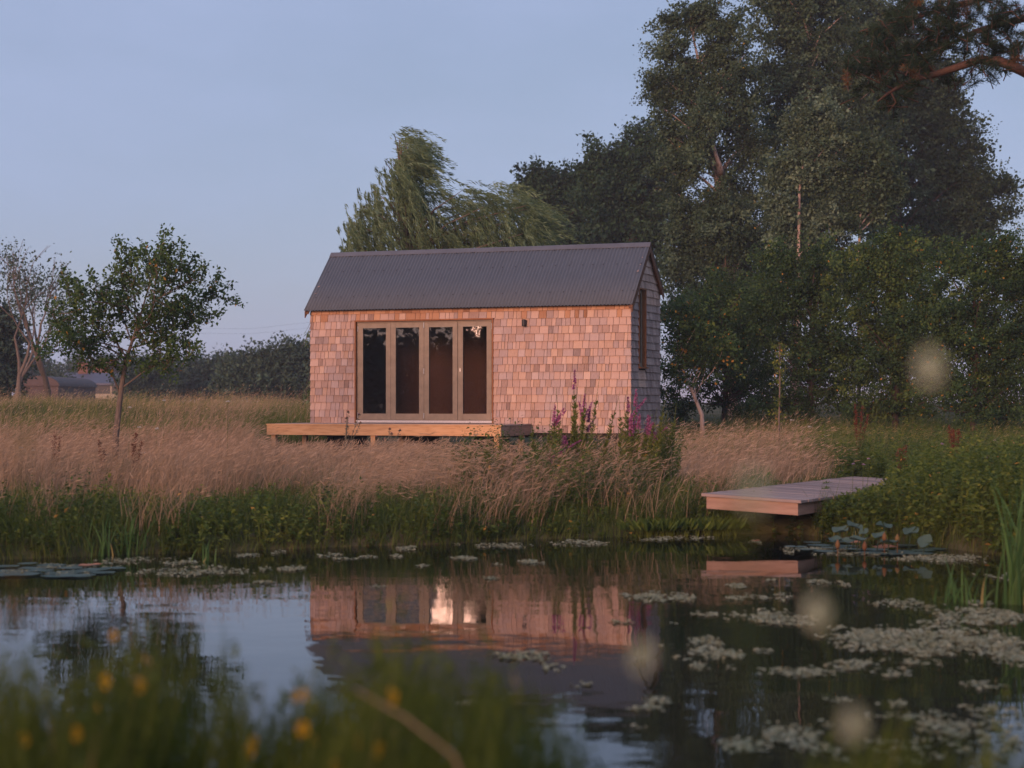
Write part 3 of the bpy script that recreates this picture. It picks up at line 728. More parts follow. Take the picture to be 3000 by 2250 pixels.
meadow('far_meadow_grass', X, Y, h, .014 + .01 * rng.random(len(X)), np.clip(.25 + 1.1 * (dry - .35) + .35 * rng.random(len(X)), 0, 1), M['grass_green'], 'tall mixed green and straw grass in the meadow behind on the left', lean=(.25, 0), lv=.2, heads=.25)
n = 7000
X, Y = wedge(n, -150, 930, 33, 60); k = ~in_cabin(X, Y, .2) & ~((px_of(X, Y) > 720) & (Y < 40)) & (rng.random(n) < sm(.3, .7, vnoise(X * .5 + 4, Y * .35))); X, Y = X[k], Y[k]
meadow('tall_meadow_stems', X, Y, .7 + .6 * rng.random(len(X)), .009 + .006 * rng.random(len(X)), .2 + .7 * rng.random(len(X)), M['grass_dry'], 'loose tall straw stems rising above the meadow on the left', lean=(.3, 0), lv=.22, segs=3, heads=.8)
n = 26000                                                          # behind and right of the cabin, under the trees
X, Y = wedge(n, 1900, 3150, 30, 48)
keep = ~in_cabin(X, Y, .1)
X, Y = X[keep], Y[keep]; p = px_of(X, Y)
h = (.2 + .4 * rng.random(len(X))) * (.5 + 1.0 * vnoise(X * .6, Y * .5))
meadow('shade_grass', X, Y, h, .008 + .008 * rng.random(len(X)), np.clip(.1 + .75 * vnoise(X * .5 + 8, Y * .4) + .3 * rng.random(len(X)), 0, 1), M['grass_green'], 'green and rusty rough grass at the foot of the right-hand thicket', lean=(.25, 0), lv=.25, heads=.3)

# ------------------------------------------------------------------ leafy bank herbs
def herbs(name, n, p0, p1, Y0, Y1, keepf, hmin, hmax, lsize, label, nl=16, mat='leaf_herb'):
    X, Y = wedge(n, p0, p1, Y0, Y1)
    k = keepf(X, Y) & (~in_jetty(X, Y, .02) | (hmax < .4)) & ~in_cabin(X, Y, .15)
    X, Y = X[k], Y[k]; n = len(X)
    Z = ground(X, Y)
    h = hmin + (hmax - hmin) * rng.random(n) * (.3 + .9 * vnoise(X * .8 + 4, Y * .8))
    ln = np.stack([.1 + .18 * rng.normal(size=n), -.1 + .18 * rng.normal(size=n)], 1)
    P = np.stack([X, Y, Z - .02], 1)
    zc = H - (np.interp(px_of(X, Y), [2320, 2400, 2480, 2600], [1512, 1478, 1438, 1408]) - HY) / F * Y - Z
    h = np.where((px_of(X, Y) > 2320) & (px_of(X, Y) < 2600) & (Y < 24), np.minimum(h, np.maximum(zc * (.8 + .25 * rng.random(n)), .06)), h)
    ts = np.clip(.2 + .6 * vnoise(X * .9 + 60, Y * .9) + .12 * rng.normal(size=n), 0, .85)
    b = TB().blades(P, h, ln, .007, ts, segs=2, taper=.5)
    f_ = (np.arange(nl)[None] + rng.random((n, nl))) / nl; f_ = .15 + .85 * f_
    C = P[:, None] + np.stack([ln[:, :1] * h[:, None] * f_ ** 1.8, ln[:, 1:] * h[:, None] * f_ ** 1.8, h[:, None] * f_], 2)
    D = rng.normal(size=(n, nl, 3)); D[..., 2] = D[..., 2] * .35 + .1
    Nn = rng.normal(size=(n, nl, 3)) * .45; Nn[..., 2] += 1
    L_ = lsize * (.6 + .7 * rng.random((n, nl))) * (1.1 - .55 * f_)
    tt = np.where(rng.random((n, nl)) < .006, 1.0, np.clip(ts[:, None] + .14 * rng.normal(size=(n, nl)), 0, .93))
    b.leaves(C.reshape(-1, 3), D.reshape(-1, 3), Nn.reshape(-1, 3), L_.ravel(), (L_ * .55).ravel(), tt.ravel())
    return b.build(name, M[mat], kind='stuff', label=label, cat='plants')
herbs('bank_herbs', 3600, -120, 2330, 17.0, 24, lambda X, Y: (Y > shore(X)) & (Y < shore(X) + 2.4) & (rng.random(len(X)) < .25 + .75 * sm(.35, .6, vnoise(X * .8, Y * .8 + 50))), .12, .5, .085, 'leafy green herbs growing low along the waterline of the far bank')
herbs('right_bank_herbs', 3600, 2330, 3150, 17.2, 26, lambda X, Y: (Y > shore(X) + .02) & ((px_of(X, Y) > 2450) | (Y < shore(X) + 2)), .3, 1.0, .085, 'dense waist-high nettles and herbs right of the jetty', nl=24)
herbs('thicket_herbs', 900, 2050, 3150, 26, 40, lambda X, Y: px_of(X, Y) > 2330 + 200 * (Y < 30), .25, .95, .08, 'rough green herbs between the jetty path and the thicket', nl=20)
herbs('loosestrife_herbs', 1500, 1330, 1990, 20.8, 27, lambda X, Y: (Y > shore(X) + .6) & (rng.random(len(X)) < sm(.3, .6, vnoise(X * 1.7, Y * .5))), .3, 1.1, .075, 'slender green herbs and stems below the right half of the cabin', nl=22)

n = 34000                                                          # fringe hanging over the waterline
X, Y = wedge(n, -150, 3150, 16.5, 22.5); d = Y - shore(X)
k = (d > -.12) & (d < .95) & ~in_jetty(X, Y, -.1); X, Y = X[k], Y[k]
meadow('fringe_grass', X, Y, (.14 + .3 * rng.random(len(X))) * (.5 + .9 * vnoise(X * 1.4, Y * 1.2)), .007 + .006 * rng.random(len(X)), np.clip(.1 + .6 * rng.random(len(X)) + .5 * (vnoise(X * 1.3 + 7, Y) - .5), 0, 1), M['grass_green'], 'ragged grass fringe hanging over the waterline of the far bank', lean=(.1, -.35), lv=.35)
herbs('edge_herbs', 2200, -120, 3150, 16.8, 22.5, lambda X, Y: (Y > shore(X) - .06) & (Y < shore(X) + .7), .1, .34, .075, 'small leafy plants right at the waterline of the far bank', nl=18)
# broad waterside leaves right at the edge
n = 420
X = (1480 + 680 * rng.random(n) - 1500) / F * 20.6; k = rng.random(n) < sm(.42, .7, vnoise(X * 3.1 + 2, X * .7)); X = X[k]; n = len(X); Y = shore(X) - .22 + .5 * rng.random(n)
b = TB()
for i in range(n):
    k = 5; P0 = np.array([X[i], Y[i], -.02])
    az = rng.random(k) * 6.28
    D = np.stack([np.cos(az) * .6, np.sin(az) * .6, np.full(k, .9)], 1)
    b.leaves(P0 + D * .1, D + np.array([0, 0, -.2]), rdir(k), .09 + .12 * rng.random(k), .042, .3 + .5 * rng.random(k))
    b.blades(np.repeat(P0[None], k, 0), .13, D[:, :2] * .6, .007, .9, segs=1)
b.build('waterside_plants', M['leaf_herb'], kind='stuff', label='broad-leaved plants with reddish stems standing at the water edge left of the jetty', cat='plants')

# ------------------------------------------------------------------ single plants
def parent_keep(o, e):
    o.parent = e; o.matrix_parent_inverse = e.matrix_basis.inverted(); return o

def loosestrife(px, Yd, ztop_py, nstem, spread, label, flowers=True):
    c = at(px, 1300, Yd); zg = float(ground(c.x, Yd)); top = at(px, ztop_py, Yd).z - zg
    e = empty('purple_loosestrife', (c.x, Yd, zg), 0, label, 'plant', 'loosestrife clumps on the bank')
    st, lf = TB(), TB(); spikes = []
    for i in range(nstem):
        hx = spread * rng.normal(); hy = .12 * rng.normal(); hh = top * (.45 + .55 * rng.random()) if i else top
        pts = [(c.x + hx * (.55 + .6 * t) + .05 * t * t, Yd + hy * (1 + t), zg + hh * t) for t in (0, .35, .7, 1)]
        st.tube(pts, [.006, .005, .004, .002], 4, .5)
        pa = np.array(pts); nl = int(hh * 120); f_ = .1 + .68 * rng.random(nl)
        C = np.stack([np.interp(f_, (0, .35, .7, 1), pa[:, k]) for k in range(3)], 1)
        az = rng.random(nl) * 6.28
        D = np.stack([np.cos(az), np.sin(az), .75 + .3 * rng.random(nl)], 1)
        lf.leaves(C, D, rdir(nl), .10 * (1.25 - 1.0 * f_), .02, np.clip(.2 + .7 * rng.random(nl), 0, 1))
        if flowers and (i % 3 == 0):
            fl = TB(); spikes.append(fl)
            for br in range(random.choice((1, 2, 3))):
                off = np.array([.07 * rng.normal(), .05 * rng.normal(), 0]) * (br > 0)
                f0 = .78 + .06 * rng.random() - .06 * (br > 0); f1 = 1.0 - .1 * (br > 0) * rng.random()
                nf = 110; ff = f0 + (f1 - f0) * rng.random(nf)
                C = np.stack([np.interp(ff, (0, .35, .7, 1), pa[:, k]) for k in range(3)], 1) + off * ((ff - f0) / (f1 - f0))[:, None] * 1.5
                az = rng.random(nf) * 6.28
                D = np.stack([np.cos(az), np.sin(az), .3 * rng.normal(size=nf)], 1)
                fl.leaves(C, D, rdir(nf), .034 * (1.25 - .8 * (ff - f0) / (f1 - f0)), .024, rng.random(nf))
    parent_keep(st.build('stem', M['loose_leaf']), e); parent_keep(lf.build('leaf', M['loose_leaf'], kind='stuff'), e)
    for fl in spikes: parent_keep(fl.build('flower_spike', M['loose_flower']), e)
loosestrife(1690, 24.5, 1082, 16, .22, 'tall loosestrife with purple spikes before the right half of the shingle wall')
loosestrife(1620, 24.0, 1185, 14, .16, 'dense green loosestrife clump just left of the tall purple-spiked one')
loosestrife(1868, 24.0, 1140, 24, .2, 'broad loosestrife clump with magenta spikes at the right corner of the cabin')
loosestrife(1945, 24.3, 1180, 7, .08, 'thin pale-leaved stems just right of the cabin corner', False)
loosestrife(1420, 22.6, 1262, 14, .2, 'bushy green clump below the right end of the terrace deck', False)
loosestrife(1150, 30.2, 1330, 5, .1, 'little green clump below the middle of the deck', False)

def dock(px, Yd, top_py, n_, label):
    c = at(px, 1300, Yd); zg = float(ground(c.x, Yd)); top = at(px, top_py, Yd).z - zg
    e = empty('dock_plant', (c.x, Yd, zg), 0, label, 'plant', 'rust-red docks')
    st, sd_ = TB(), TB()
    for i in range(n_):
        dx = .05 * rng.normal() + .03; hh = top * (.75 + .25 * rng.random())
        p0 = np.array([c.x, Yd, zg]); p1 = p0 + np.array([dx + .12 * (i - n_ / 2) / max(1, n_) * 2, .05 * rng.normal(), hh])
        st, sd_ = TB(), TB()
        st.tube([p0, (p0 + p1) / 2 + np.array([.01, 0, 0]), p1], [.006, .005, .003], 4, .3)
        m_ = 160; f_ = .4 + .6 * rng.random(m_)
        C = p0 + (p1 - p0) * f_[:, None] + .014 * rng.normal(size=(m_, 3))
        sd_.leaves(C, rdir(m_), rdir(m_), .028, .02, rng.random(m_))
        parent_keep(st.build('stem', M['dock']), e); parent_keep(sd_.build('seed_head', M['dock']), e)
dock(392, 26.0, 1262, 3, 'rust-red dock seed spike right of the young tree trunk')
dock(165, 28.5, 1262, 3, 'faded rusty dock spike in the dry grass near the left edge')
dock(300, 27.5, 1290, 2, 'low dark dock spike left of the young tree trunk')
dock(2645, 23.5, 1300, 3, 'brown dock spike among the herbs behind the jetty')
dock(2800, 26.5, 1245, 4, 'tall russet dock spike standing at the right before the thicket')
dock(2510, 33.0, 1180, 4, 'rusty dead umbel-like stems at the foot of the thicket')

def thistle(px, Yd, top_py, label, heads):
    c = at(px, 1300, Yd); zg = float(ground(c.x, Yd))
    e = empty('thistle', (c.x, Yd, zg), 0, label, 'plant', 'thistles before the deck')
    st, hd = TB(), TB(); base = np.array([c.x, Yd, zg])
    for (hx, hy) in heads:
        tip = np.array(at(hx, hy, Yd + .05 * rng.normal()))
        mid = base + (tip - base) * .5 + np.array([-.02 * np.sign(tip[0] - base[0] + 1e-4), 0, .05])
        st.tube([base, mid, tip], [.008, .006, .004], 5, .5)
        m_ = 46; f_ = rng.random(m_); C = base + (tip - base) * f_[:, None] + .01 * rng.normal(size=(m_, 3))
        D = rng.normal(size=(m_, 3)); D[:, 2] = np.abs(D[:, 2]) * .5
        st.leaves(C, D, rdir(m_), .075 * (1.1 - .5 * f_), .014, rng.random(m_))
        r_ = .021
        m_ = 90; D = rdir(m_); D[:, 2] = np.abs(D[:, 2] * 1.2) - .25
        hd.leaves(tip + D * r_ * .3, D, rdir(m_), r_ * 1.2, .011, .55 * rng.random(m_))
        m_ = 24; D = np.stack([.3 * rng.normal(size=m_), .3 * rng.normal(size=m_), np.ones(m_)], 1)
        hd.leaves(tip + np.array([0, 0, .012]), D, rdir(m_), .03, .006, .85 + .15 * rng.random(m_))
    parent_keep(st.build('stem', M['thistle']), e); parent_keep(hd.build('flower_head', M['thistle_head']), e)
thistle(1015, 33.2, 1205, 'grey thistle standing in front of the left end of the folding doors', [(1020, 1208), (1016, 1226), (1017, 1250), (1052, 1216), (1056, 1240)])
thistle(1135, 33.0, 1255, 'lower thistle with a few heads in front of the deck fascia', [(1142, 1258), (1148, 1272), (1172, 1262), (1103, 1282), (1125, 1290)])

ORD = ['first', 'second', 'third', 'fourth', 'fifth', 'sixth', 'seventh', 'eighth', 'ninth', 'tenth', 'eleventh', 'twelfth', 'thirteenth', 'fourteenth', 'fifteenth', 'sixteenth', 'seventeenth']
def ordinal(pts, p, what): return ORD[sorted(pts).index(p)] + ' from the left of the ' + what
def flowers(name, pts, Yr, mat, label, r_, group):
    for (px, py) in pts:
        Yd = Yr[0] + (Yr[1] - Yr[0]) * random.random()
        tip = np.array(at(px, py, Yd)); zg = float(ground(tip[0], Yd))
        if tip[2] < zg + .05: tip[2] = zg + .12
        e = empty(name, (tip[0], Yd, zg), 0, ordinal(pts, (px, py), label), 'flower', group)
        parent_keep(TB().tube([(tip[0] - .03, Yd, zg - .02), ((tip[0] - .01), Yd, (zg + tip[2]) / 2), tuple(tip)], [.003, .003, .002], 4).build('stem', M['grass_green']), e)
        m_ = 26; D = rdir(m_); D[:, 2] = np.abs(D[:, 2]) * .45
        parent_keep(TB().leaves(tip + D * r_ * .2, D, rdir(m_) * .5 + np.array([0, 0, 1.0]), r_, r_ * .55, rng.random(m_)).build('flower_head', M[mat]), e)
flowers('white_flower', [(408, 1253), (460, 1258), (420, 1328), (62, 1313), (98, 1320), (85, 1335), (380, 1195), (480, 1175), (668, 1178)], (27, 30), 'white_flower', 'nine small white flowers in the left meadow', .035, 'white flowers in the left meadow')
flowers('white_flower', [(2321, 1232), (2372, 1252), (2416, 1280)], (34, 36), 'white_flower', 'three white flowers before the dark thicket', .045, 'white flowers by the thicket')
flowers('mauve_flower', [(2525, 1435), (2662, 1525), (2685, 1517), (2676, 1520), (2893, 1342), (2760, 1302), (2500, 1360), (2530, 1362), (2545, 1345), (2915, 1293)], (21, 23), 'mauve_flower', 'ten small mauve flower heads on the right bank', .022, 'mauve flowers on the right bank')

def reed(px, py, n_, hgt, spread, label, leanx=0.1):
    Yd = H * F / (py - HY); c = at(px, py, Yd)
    e = empty('reed_clump', (c.x, Yd, -.05), 0, label, 'reeds', 'reed clumps in the water')
    P = np.stack([c.x + spread * rng.normal(size=n_), Yd + spread * .6 * rng.normal(size=n_), np.full(n_, -.08)], 1)
    hh = hgt * (.4 + .6 * rng.random(n_)); ln = np.stack([leanx + .22 * rng.normal(size=n_), .2 * rng.normal(size=n_)], 1)
    t_ = np.where(rng.random(n_) < .07, 1.0, .7 * rng.random(n_))
    parent_keep(TB().blades(P, hh, ln, .016 + .010 * rng.random(n_), t_, segs=5, pw=2.2, taper=.7, az=rng.normal(size=n_) * .5).build('blade', M['reed']), e)
reed(2985, 1770, 60, 1.3, .07, 'tall green reed clump at the right edge of the pond', .12)
reed(2800, 1765, 14, .5, .12, 'sparse low reeds in the water left of the tall reed clump', .1)
reed(2860, 1772, 8, .4, .07, 'few short reed blades with an orange leaf beside the sparse reeds', .05)
reed(310, 1628, 26, .55, .14, 'blue-green rush tuft at the water edge on the left', .0)
reed(385, 1622, 24, .55, .1, 'second rush tuft right of the left rush tuft', .0)
reed(600, 1645, 9, .35, .06, 'few short rushes rising between the floating weed on the left', .0)

# ------------------------------------------------------------------ floating weed and lilies
patches = [  # photo column, row, width, height, cover
 (30, 1678, 120, 14, .8), (190, 1662, 260, 16, .7), (215, 1681, 150, 12, .8), (330, 1648, 170, 14, .6), (525, 1650, 140, 12, .8), (572, 1678, 320, 20, .75), (430, 1640, 220, 10, .4),
 (610, 1662, 200, 8, .4), (780, 1667, 50, 10, .8), (857, 1666, 66, 14, .95), (770, 1708, 56, 8, .9), (804, 1620, 50, 10, .7), (725, 1628, 60, 8, .8), (954, 1627, 80, 8, .8), (1019, 1638, 80, 6, .8), (1199, 1607, 60, 12, .8),
 (1090, 1632, 60, 8, .6), (1160, 1630, 30, 8, .7), (1477, 1600, 130, 14, .7), (1400, 1596, 260, 6, .35), (1696, 1592, 150, 16, .6), (1353, 1638, 66, 12, .95), (1547, 1647, 44, 12, .9), (1590, 1652, 30, 6, .8), (1432, 1698, 52, 10, .95), (1240, 1660, 30, 6, .9),
 (1100, 1720, 50, 6, .8), (1460, 1655, 60, 5, .6), (1944, 1752, 175, 22, .95), (1880, 1745, 140, 6, .5), (1925, 1735, 60, 6, .5), (1820, 1826, 62, 12, .9), (1960, 1828, 60, 10, .5), (2059, 1801, 66, 14, .85), (1522, 1923, 150, 24, .85), (1616, 1958, 70, 20, .9), (1600, 1940, 40, 10, .7), (2044, 1881, 70, 28, .8),
 (1940, 1893, 160, 6, .4), (1940, 1580, 170, 10, .5), (2000, 1575, 160, 14, .4), (2110, 1602, 30, 6, .8), (2215, 1590, 30, 10, .8), (2312, 1618, 22, 6, .9), (2158, 1718, 44, 12, .95), (2402, 1708, 74, 12, .85), (2470, 1712, 30, 14, .7), (2208, 1748, 90, 16, .6), (2156, 1753, 50, 12, .9), (2268, 1700, 90, 8, .35), (2290, 1745, 70, 30, .4),
 (2248, 1810, 240, 30, .8), (2049, 1800, 60, 12, .8), (2330, 1830, 120, 12, .6), (2450, 1842, 90, 14, .8), (2260, 1790, 120, 16, .35), (2675, 1775, 200, 30, .75), (2869, 1808, 250, 40, .9), (2760, 1830, 160, 34, .5), (2560, 1838, 140, 20, .3), (2695, 1882, 430, 66, .9), (2520, 1868, 200, 20, .8), (2900, 1880, 240, 60, .8), (2960, 1925, 160, 50, .7), (2322, 1970, 190, 30, .85), (2472, 1952, 110, 26, .8),
 (2620, 1942, 400, 18, .6), (2630, 1975, 120, 34, .5), (2080, 1882, 70, 30, .7), (2074, 1917, 100, 34, .75), (2153, 1922, 80, 22, .85), (2055, 1955, 60, 18, .7), (2145, 1953, 60, 16, .7), (2235, 1905, 60, 20, .5), (1990, 1930, 120, 20, .5), (2880, 2011, 110, 20, .85), (2620, 2065, 110, 24, .4), (2450, 2055, 90, 14, .5),
 (2770, 1640, 220, 26, .55), (2835, 1634, 200, 20, .5), (2930, 1690, 110, 20, .6), (2900, 1768, 120, 14, .6), (2397, 1610, 200, 10, .7), (2560, 1625, 420, 8, .6), (2680, 1640, 160, 8, .4), (2322, 2160, 190, 70, .7), (2183, 2190, 120, 46, .85), (2447, 2215, 140, 50, .85), (2270, 2150, 80, 40, .6), (2400, 2110, 110, 20, .4), (2420, 2130, 60, 22, .6),
 (1925, 2056, 70, 22, .8), (1905, 2080, 110, 24, .6), (1880, 2130, 60, 20, .5), (2700, 2110, 300, 60, .5), (2860, 2150, 340, 120, .6), (2640, 2210, 260, 90, .5), (2930, 2090, 200, 40, .6), (1700, 2010, 90, 16, .5), (1480, 2040, 120, 24, .5), (1380, 2060, 60, 16, .5), (1610, 2120, 90, 18, .4)]
wt = TB()
for (cx, cy, pw_, ph, cov) in patches:
    Yc = H * F / (cy - HY); Xc = (cx - 1500) / F * Yc
    rx = pw_ / 2 / F * Yc; ry = max(.04, H * F / (cy - ph / 2 - HY) - Yc)
    n_ = int(min(7000, max(60, 3.14 * rx * ry * 6500 * cov)))
    r_ = np.sqrt(rng.random(n_)) * 1.3; th = rng.random(n_) * 6.283
    X = Xc + rx * r_ * np.cos(th); Y = Yc + ry * r_ * np.sin(th)
    nn_ = vnoise(X * 8 + cx, Y * 4) * .42 + vnoise(X * 40, Y * 24 + cy) * .58
    k = (nn_ > .72 - .34 * cov + .35 * np.clip(r_ - .55, 0, 1)) & (Y < shore(X) - .05)
    X, Y, nn_ = X[k], Y[k], nn_[k]; n_ = len(X)
    if not n_: continue
    s_ = .005 + .010 * rng.random(n_) ** 2
    a0 = rng.random(n_) * 6.283
    V = np.zeros((n_, 6, 3)); zz = .003 + .010 * rng.random(n_)
    for j in range(6):
        rr = s_ * (.7 + .5 * rng.random(n_)); aa = a0 + j * 1.0472
        V[:, j, 0] = X + rr * np.cos(aa) * 1.5; V[:, j, 1] = Y + rr * np.sin(aa) * 1.5; V[:, j, 2] = zz + .003 * rng.normal(size=n_)
    T = (np.array([(0, 1, 2), (0, 2, 3), (0, 3, 4), (0, 4, 5)])[None] + (np.arange(n_) * 6)[:, None, None]).reshape(-1, 3)
    wt.add(V.reshape(-1, 3), T, np.repeat(np.clip(.2 + .7 * nn_ + .15 * rng.normal(size=n_), 0, 1), 6))
wt.build('floating_weed', M['weed'], kind='stuff', label='pale duckweed and algae mats floating on the pond', cat='pond weed')

def pad_mesh(c, r_, tilt, az, tint_, cup=.0, seg=18):
    """round lily pad with its notch"""
    a_ = np.linspace(.14, 2 * math.pi - .14, seg) + az
    wob = 1 + .05 * np.sin(a_ * 5 + az * 3) + .03 * rng.normal(size=seg)
    ring = np.stack([np.cos(a_) * r_ * wob, np.sin(a_) * r_ * wob, cup * r_ * (1 + .5 * np.sin(a_ * 3 + az))], 1)
    inner = ring * np.array([.5, .5, .2])
    V = np.vstack([[0, 0, 0], inner, ring]); n_ = seg
    T = [(0, 1 + i, 2 + i) for i in range(n_ - 1)]
    for i in range(n_ - 1):
        T += [(1 + i, 1 + n_ + i, 2 + n_ + i), (1 + i, 2 + n_ + i, 2 + i)]
    tx, ty = tilt
    V[:, 2] += V[:, 0] * tx + V[:, 1] * ty
    return TB().add(V + np.array(c), T, tint_)
def lily(label, px, py, pads, raised=(), buds=(), dead=()):
    Yc = H * F / (py - HY); c = at(px, py, Yc)
    e = empty('water_lily', (c.x, Yc, 0), 0, label, 'water lily', 'water lilies in the pond')
    for (x_, y_, r_) in pads:
        Y_ = H * F / (y_ - HY)
        parent_keep(pad_mesh(((x_ - 1500) / F * Y_, Y_, .008 + .006 * random.random()), r_, (0, 0), random.random() * 6.28, .55 + .35 * random.random(), .02).build('leaf', M['pad'], smooth=True), e)
    for (x_, y_, Yd, r_, tx, ty) in raised:
        p_ = at(x_, y_, Yd)
        b_ = pad_mesh(tuple(p_), r_ * .85, (tx, ty), random.random() * 6.28, .55 + .3 * random.random(), .28)
        b_.tube([(p_.x - .03, Yd + .02, -.1), (p_.x, Yd, p_.z)], .006, 5, .2)
        parent_keep(b_.build('leaf', M['pad'], smooth=True), e)
    for (x_, y_, Yd) in buds:
        p_ = at(x_, y_, Yd); b_ = TB()
        b_.tube([(p_.x, Yd, -.08), (p_.x, Yd, p_.z - .03)], .005, 5, .3)
        b_.tube([(p_.x, Yd, p_.z - .045), (p_.x, Yd, p_.z - .02), (p_.x, Yd, p_.z + .015), (p_.x, Yd, p_.z + .05)], [.008, .026, .022, .003], 9, random.random())
        parent_keep(b_.build('flower_bud', M['bud'], smooth=True), e)
    for (x_, y_, r_) in dead:
        Y_ = H * F / (y_ - HY)
        parent_keep(pad_mesh(((x_ - 1500) / F * Y_, Y_, .014), r_, (.03, .05), random.random() * 6.28, random.random(), .1).build('dead_leaf', M['dead_pad'], smooth=True), e)
lily('water lily with raised blue-green leaves and orange buds right of the jetty', 2520, 1610,
     [(2400, 1600, .14), (2440, 1608, .13), (2475, 1602, .13), (2512, 1612, .14), (2560, 1613, .15), (2600, 1606, .12), (2640, 1618, .14), (2460, 1590, .12), (2380, 1592, .1), (2705, 1615, .13), (2655, 1600, .12), (2545, 1622, .16), (2610, 1625, .16), (2330, 1605, .12), (2360, 1612, .12), (2420, 1617, .14), (2690, 1625, .15), (2740, 1610, .12)],
     [(2462, 1556, 18.7, .105, .15, .25), (2505, 1544, 18.9, .1, -.25, .3), (2592, 1543, 18.9, .1, -.1, .25), (2575, 1572, 18.5, .085, .1, .3), (2447, 1583, 18.4, .09, .05, .2), (2485, 1588, 18.3, .1, .0, .15), (2668, 1560, 18.7, .1, .2, .35), (2530, 1560, 18.6, .06, .4, .5), (2515, 1583, 18.2, .12, .0, .05), (2605, 1590, 18.2, .11, .05, .05), (2710, 1590, 17.9, .09, .3, .7)],
     [(2454, 1595, 18.0), (2591, 1573, 18.2), (2629, 1578, 18.2), (2533, 1600, 18.0)], [(2590, 1608, .13), (2215, 1588, .05), (2500, 1593, .08)])
lily('cluster of flat round lily pads floating at the left edge of the pond', 130, 1672,
     [(30, 1676, .16), (65, 1686, .17), (10, 1688, .15), (95, 1668, .13), (150, 1660, .14), (185, 1682, .17), (235, 1678, .15), (270, 1672, .14), (120, 1676, .12), (170, 1690, .15), (225, 1690, .16), (20, 1662, .12), (300, 1680, .12), (205, 1668, .12), (250, 1660, .13), (330, 1668, .12), (80, 1655, .1)], (), (), [(250, 1661, .07), (278, 1659, .06)])

SP = [(2392, 1409), (2409, 1406), (2422, 1417), (2418, 1433), (2255, 1424), (2280, 1413)]
for (px, py) in SP:
    Y_ = 22.0
    for _ in range(6):
        X_ = (px - 1500) / F * Y_; lx_ = (X_ - JL[0]) * math.cos(jr) + (Y_ - JL[1]) * math.sin(jr)
        zt_ = hl + (hr - hl) * lx_ / jw + .003; Y_ = (H - zt_) * F / (py - HY)
    c = np.array([(px - 1500) / F * Y_, Y_, zt_]); m_ = 9; D = rng.normal(size=(m_, 3)); D[:, 2] = np.abs(D[:, 2]) * .5
    sp = TB().tube([c + np.array([-.05, 0, .006]), c + np.array([.05, .01, .012])], .003, 4)
    sp.leaves(c + np.array([0, 0, .008]) + .025 * rng.normal(size=(m_, 3)) * np.array([1, 1, 0]), D, rdir(m_) + np.array([0, 0, 1]), .045, .024, .2 + .4 * rng.random(m_))
    sp.build('leaf_sprig', M['leaf_herb'], label=ordinal(SP, (px, py), 'six green sprigs on the jetty boards'), cat='sprig', group='sprigs on the jetty')

# blue hose lying behind the cabin corner
hp = [at(1905, 1296, 37.6), at(1925, 1288, 37.7), at(1945, 1283, 37.8), at(1965, 1284, 37.9), at(1990, 1288, 38.0), at(2015, 1294, 38.2)]
TB().tube(hp, .014, 8).build('water_hose', M['hose'], smooth=True, label='bright blue hose looping up out of the grass behind the cabin corner', cat='hose')

# ------------------------------------------------------------------ trees
def crown(lobes, Yc, n_clump, n_leaf, cr, L_, W_, tb=None, tint0=.45, tvar=.22, droop=.0, wind=(.25, 0, 0), depth=.8, edge=2.4, yellow=0.0, zmin=None):
    tb = tb or TB(); mpp = Yc / F
    ar = np.array([l[2] * l[3] for l in lobes], float); ar /= ar.sum()
    cents = []
    for l, s_ in zip(lobes, ar):
        n_ = max(3, int(n_clump * s_)); dY = l[4] if len(l) > 4 else 0
        c = np.array(at(l[0], l[1], Yc + dY)); rx, rz = l[2] * mpp, l[3] * mpp; ry = depth * (rx + rz) / 2
        d = rdir(n_); r_ = rng.random(n_) ** (1 / edge)
        cc = c + d * r_[:, None] * np.array([rx, ry, rz]) * (1 + .18 * rng.normal(size=(n_, 1)))
        if zmin is not None: cc[:, 2] = np.maximum(cc[:, 2], zmin + .3 * rng.random(n_))
        out = unit(d * .8 + np.array(wind) + np.array([0, 0, .25 - droop]) + .35 * rng.normal(size=(n_, 3)))
        cents.append(cc)
        f_ = rng.random((n_, n_leaf)) - .35
        C = cc[:, None] + out[:, None] * (f_ * cr * 2)[..., None] + cr * .42 * rng.normal(size=(n_, n_leaf, 3)) * np.array([1, 1, .75])
        C[..., 2] -= droop * cr * (f_ + .35) ** 2
        D = out[:, None] * .6 + .8 * rng.normal(size=(n_, n_leaf, 3)); D[..., 2] -= droop * .8
        Nn = .75 * rng.normal(size=(n_, n_leaf, 3)) + 1.3 * out[:, None]; Nn[..., 2] += .8
        tt = tint0 + tvar * rng.normal(size=(n_, 1)) + .14 * rng.normal(size=(n_, n_leaf))
        if yellow: tt = np.where(rng.random((n_, n_leaf)) < yellow, 1.0, np.clip(tt, 0, .93))
        else: tt = np.minimum(tt, .92)
        sz = (.6 + .7 * rng.random((n_, n_leaf))) * (.7 + .65 * rng.random((n_, 1)))
        tb.leaves(C.reshape(-1, 3), D.reshape(-1, 3), Nn.reshape(-1, 3), (L_ * sz).ravel(), (W_ * sz).ravel(), np.clip(tt, 0, 1).ravel())
    return tb, np.vstack(cents)

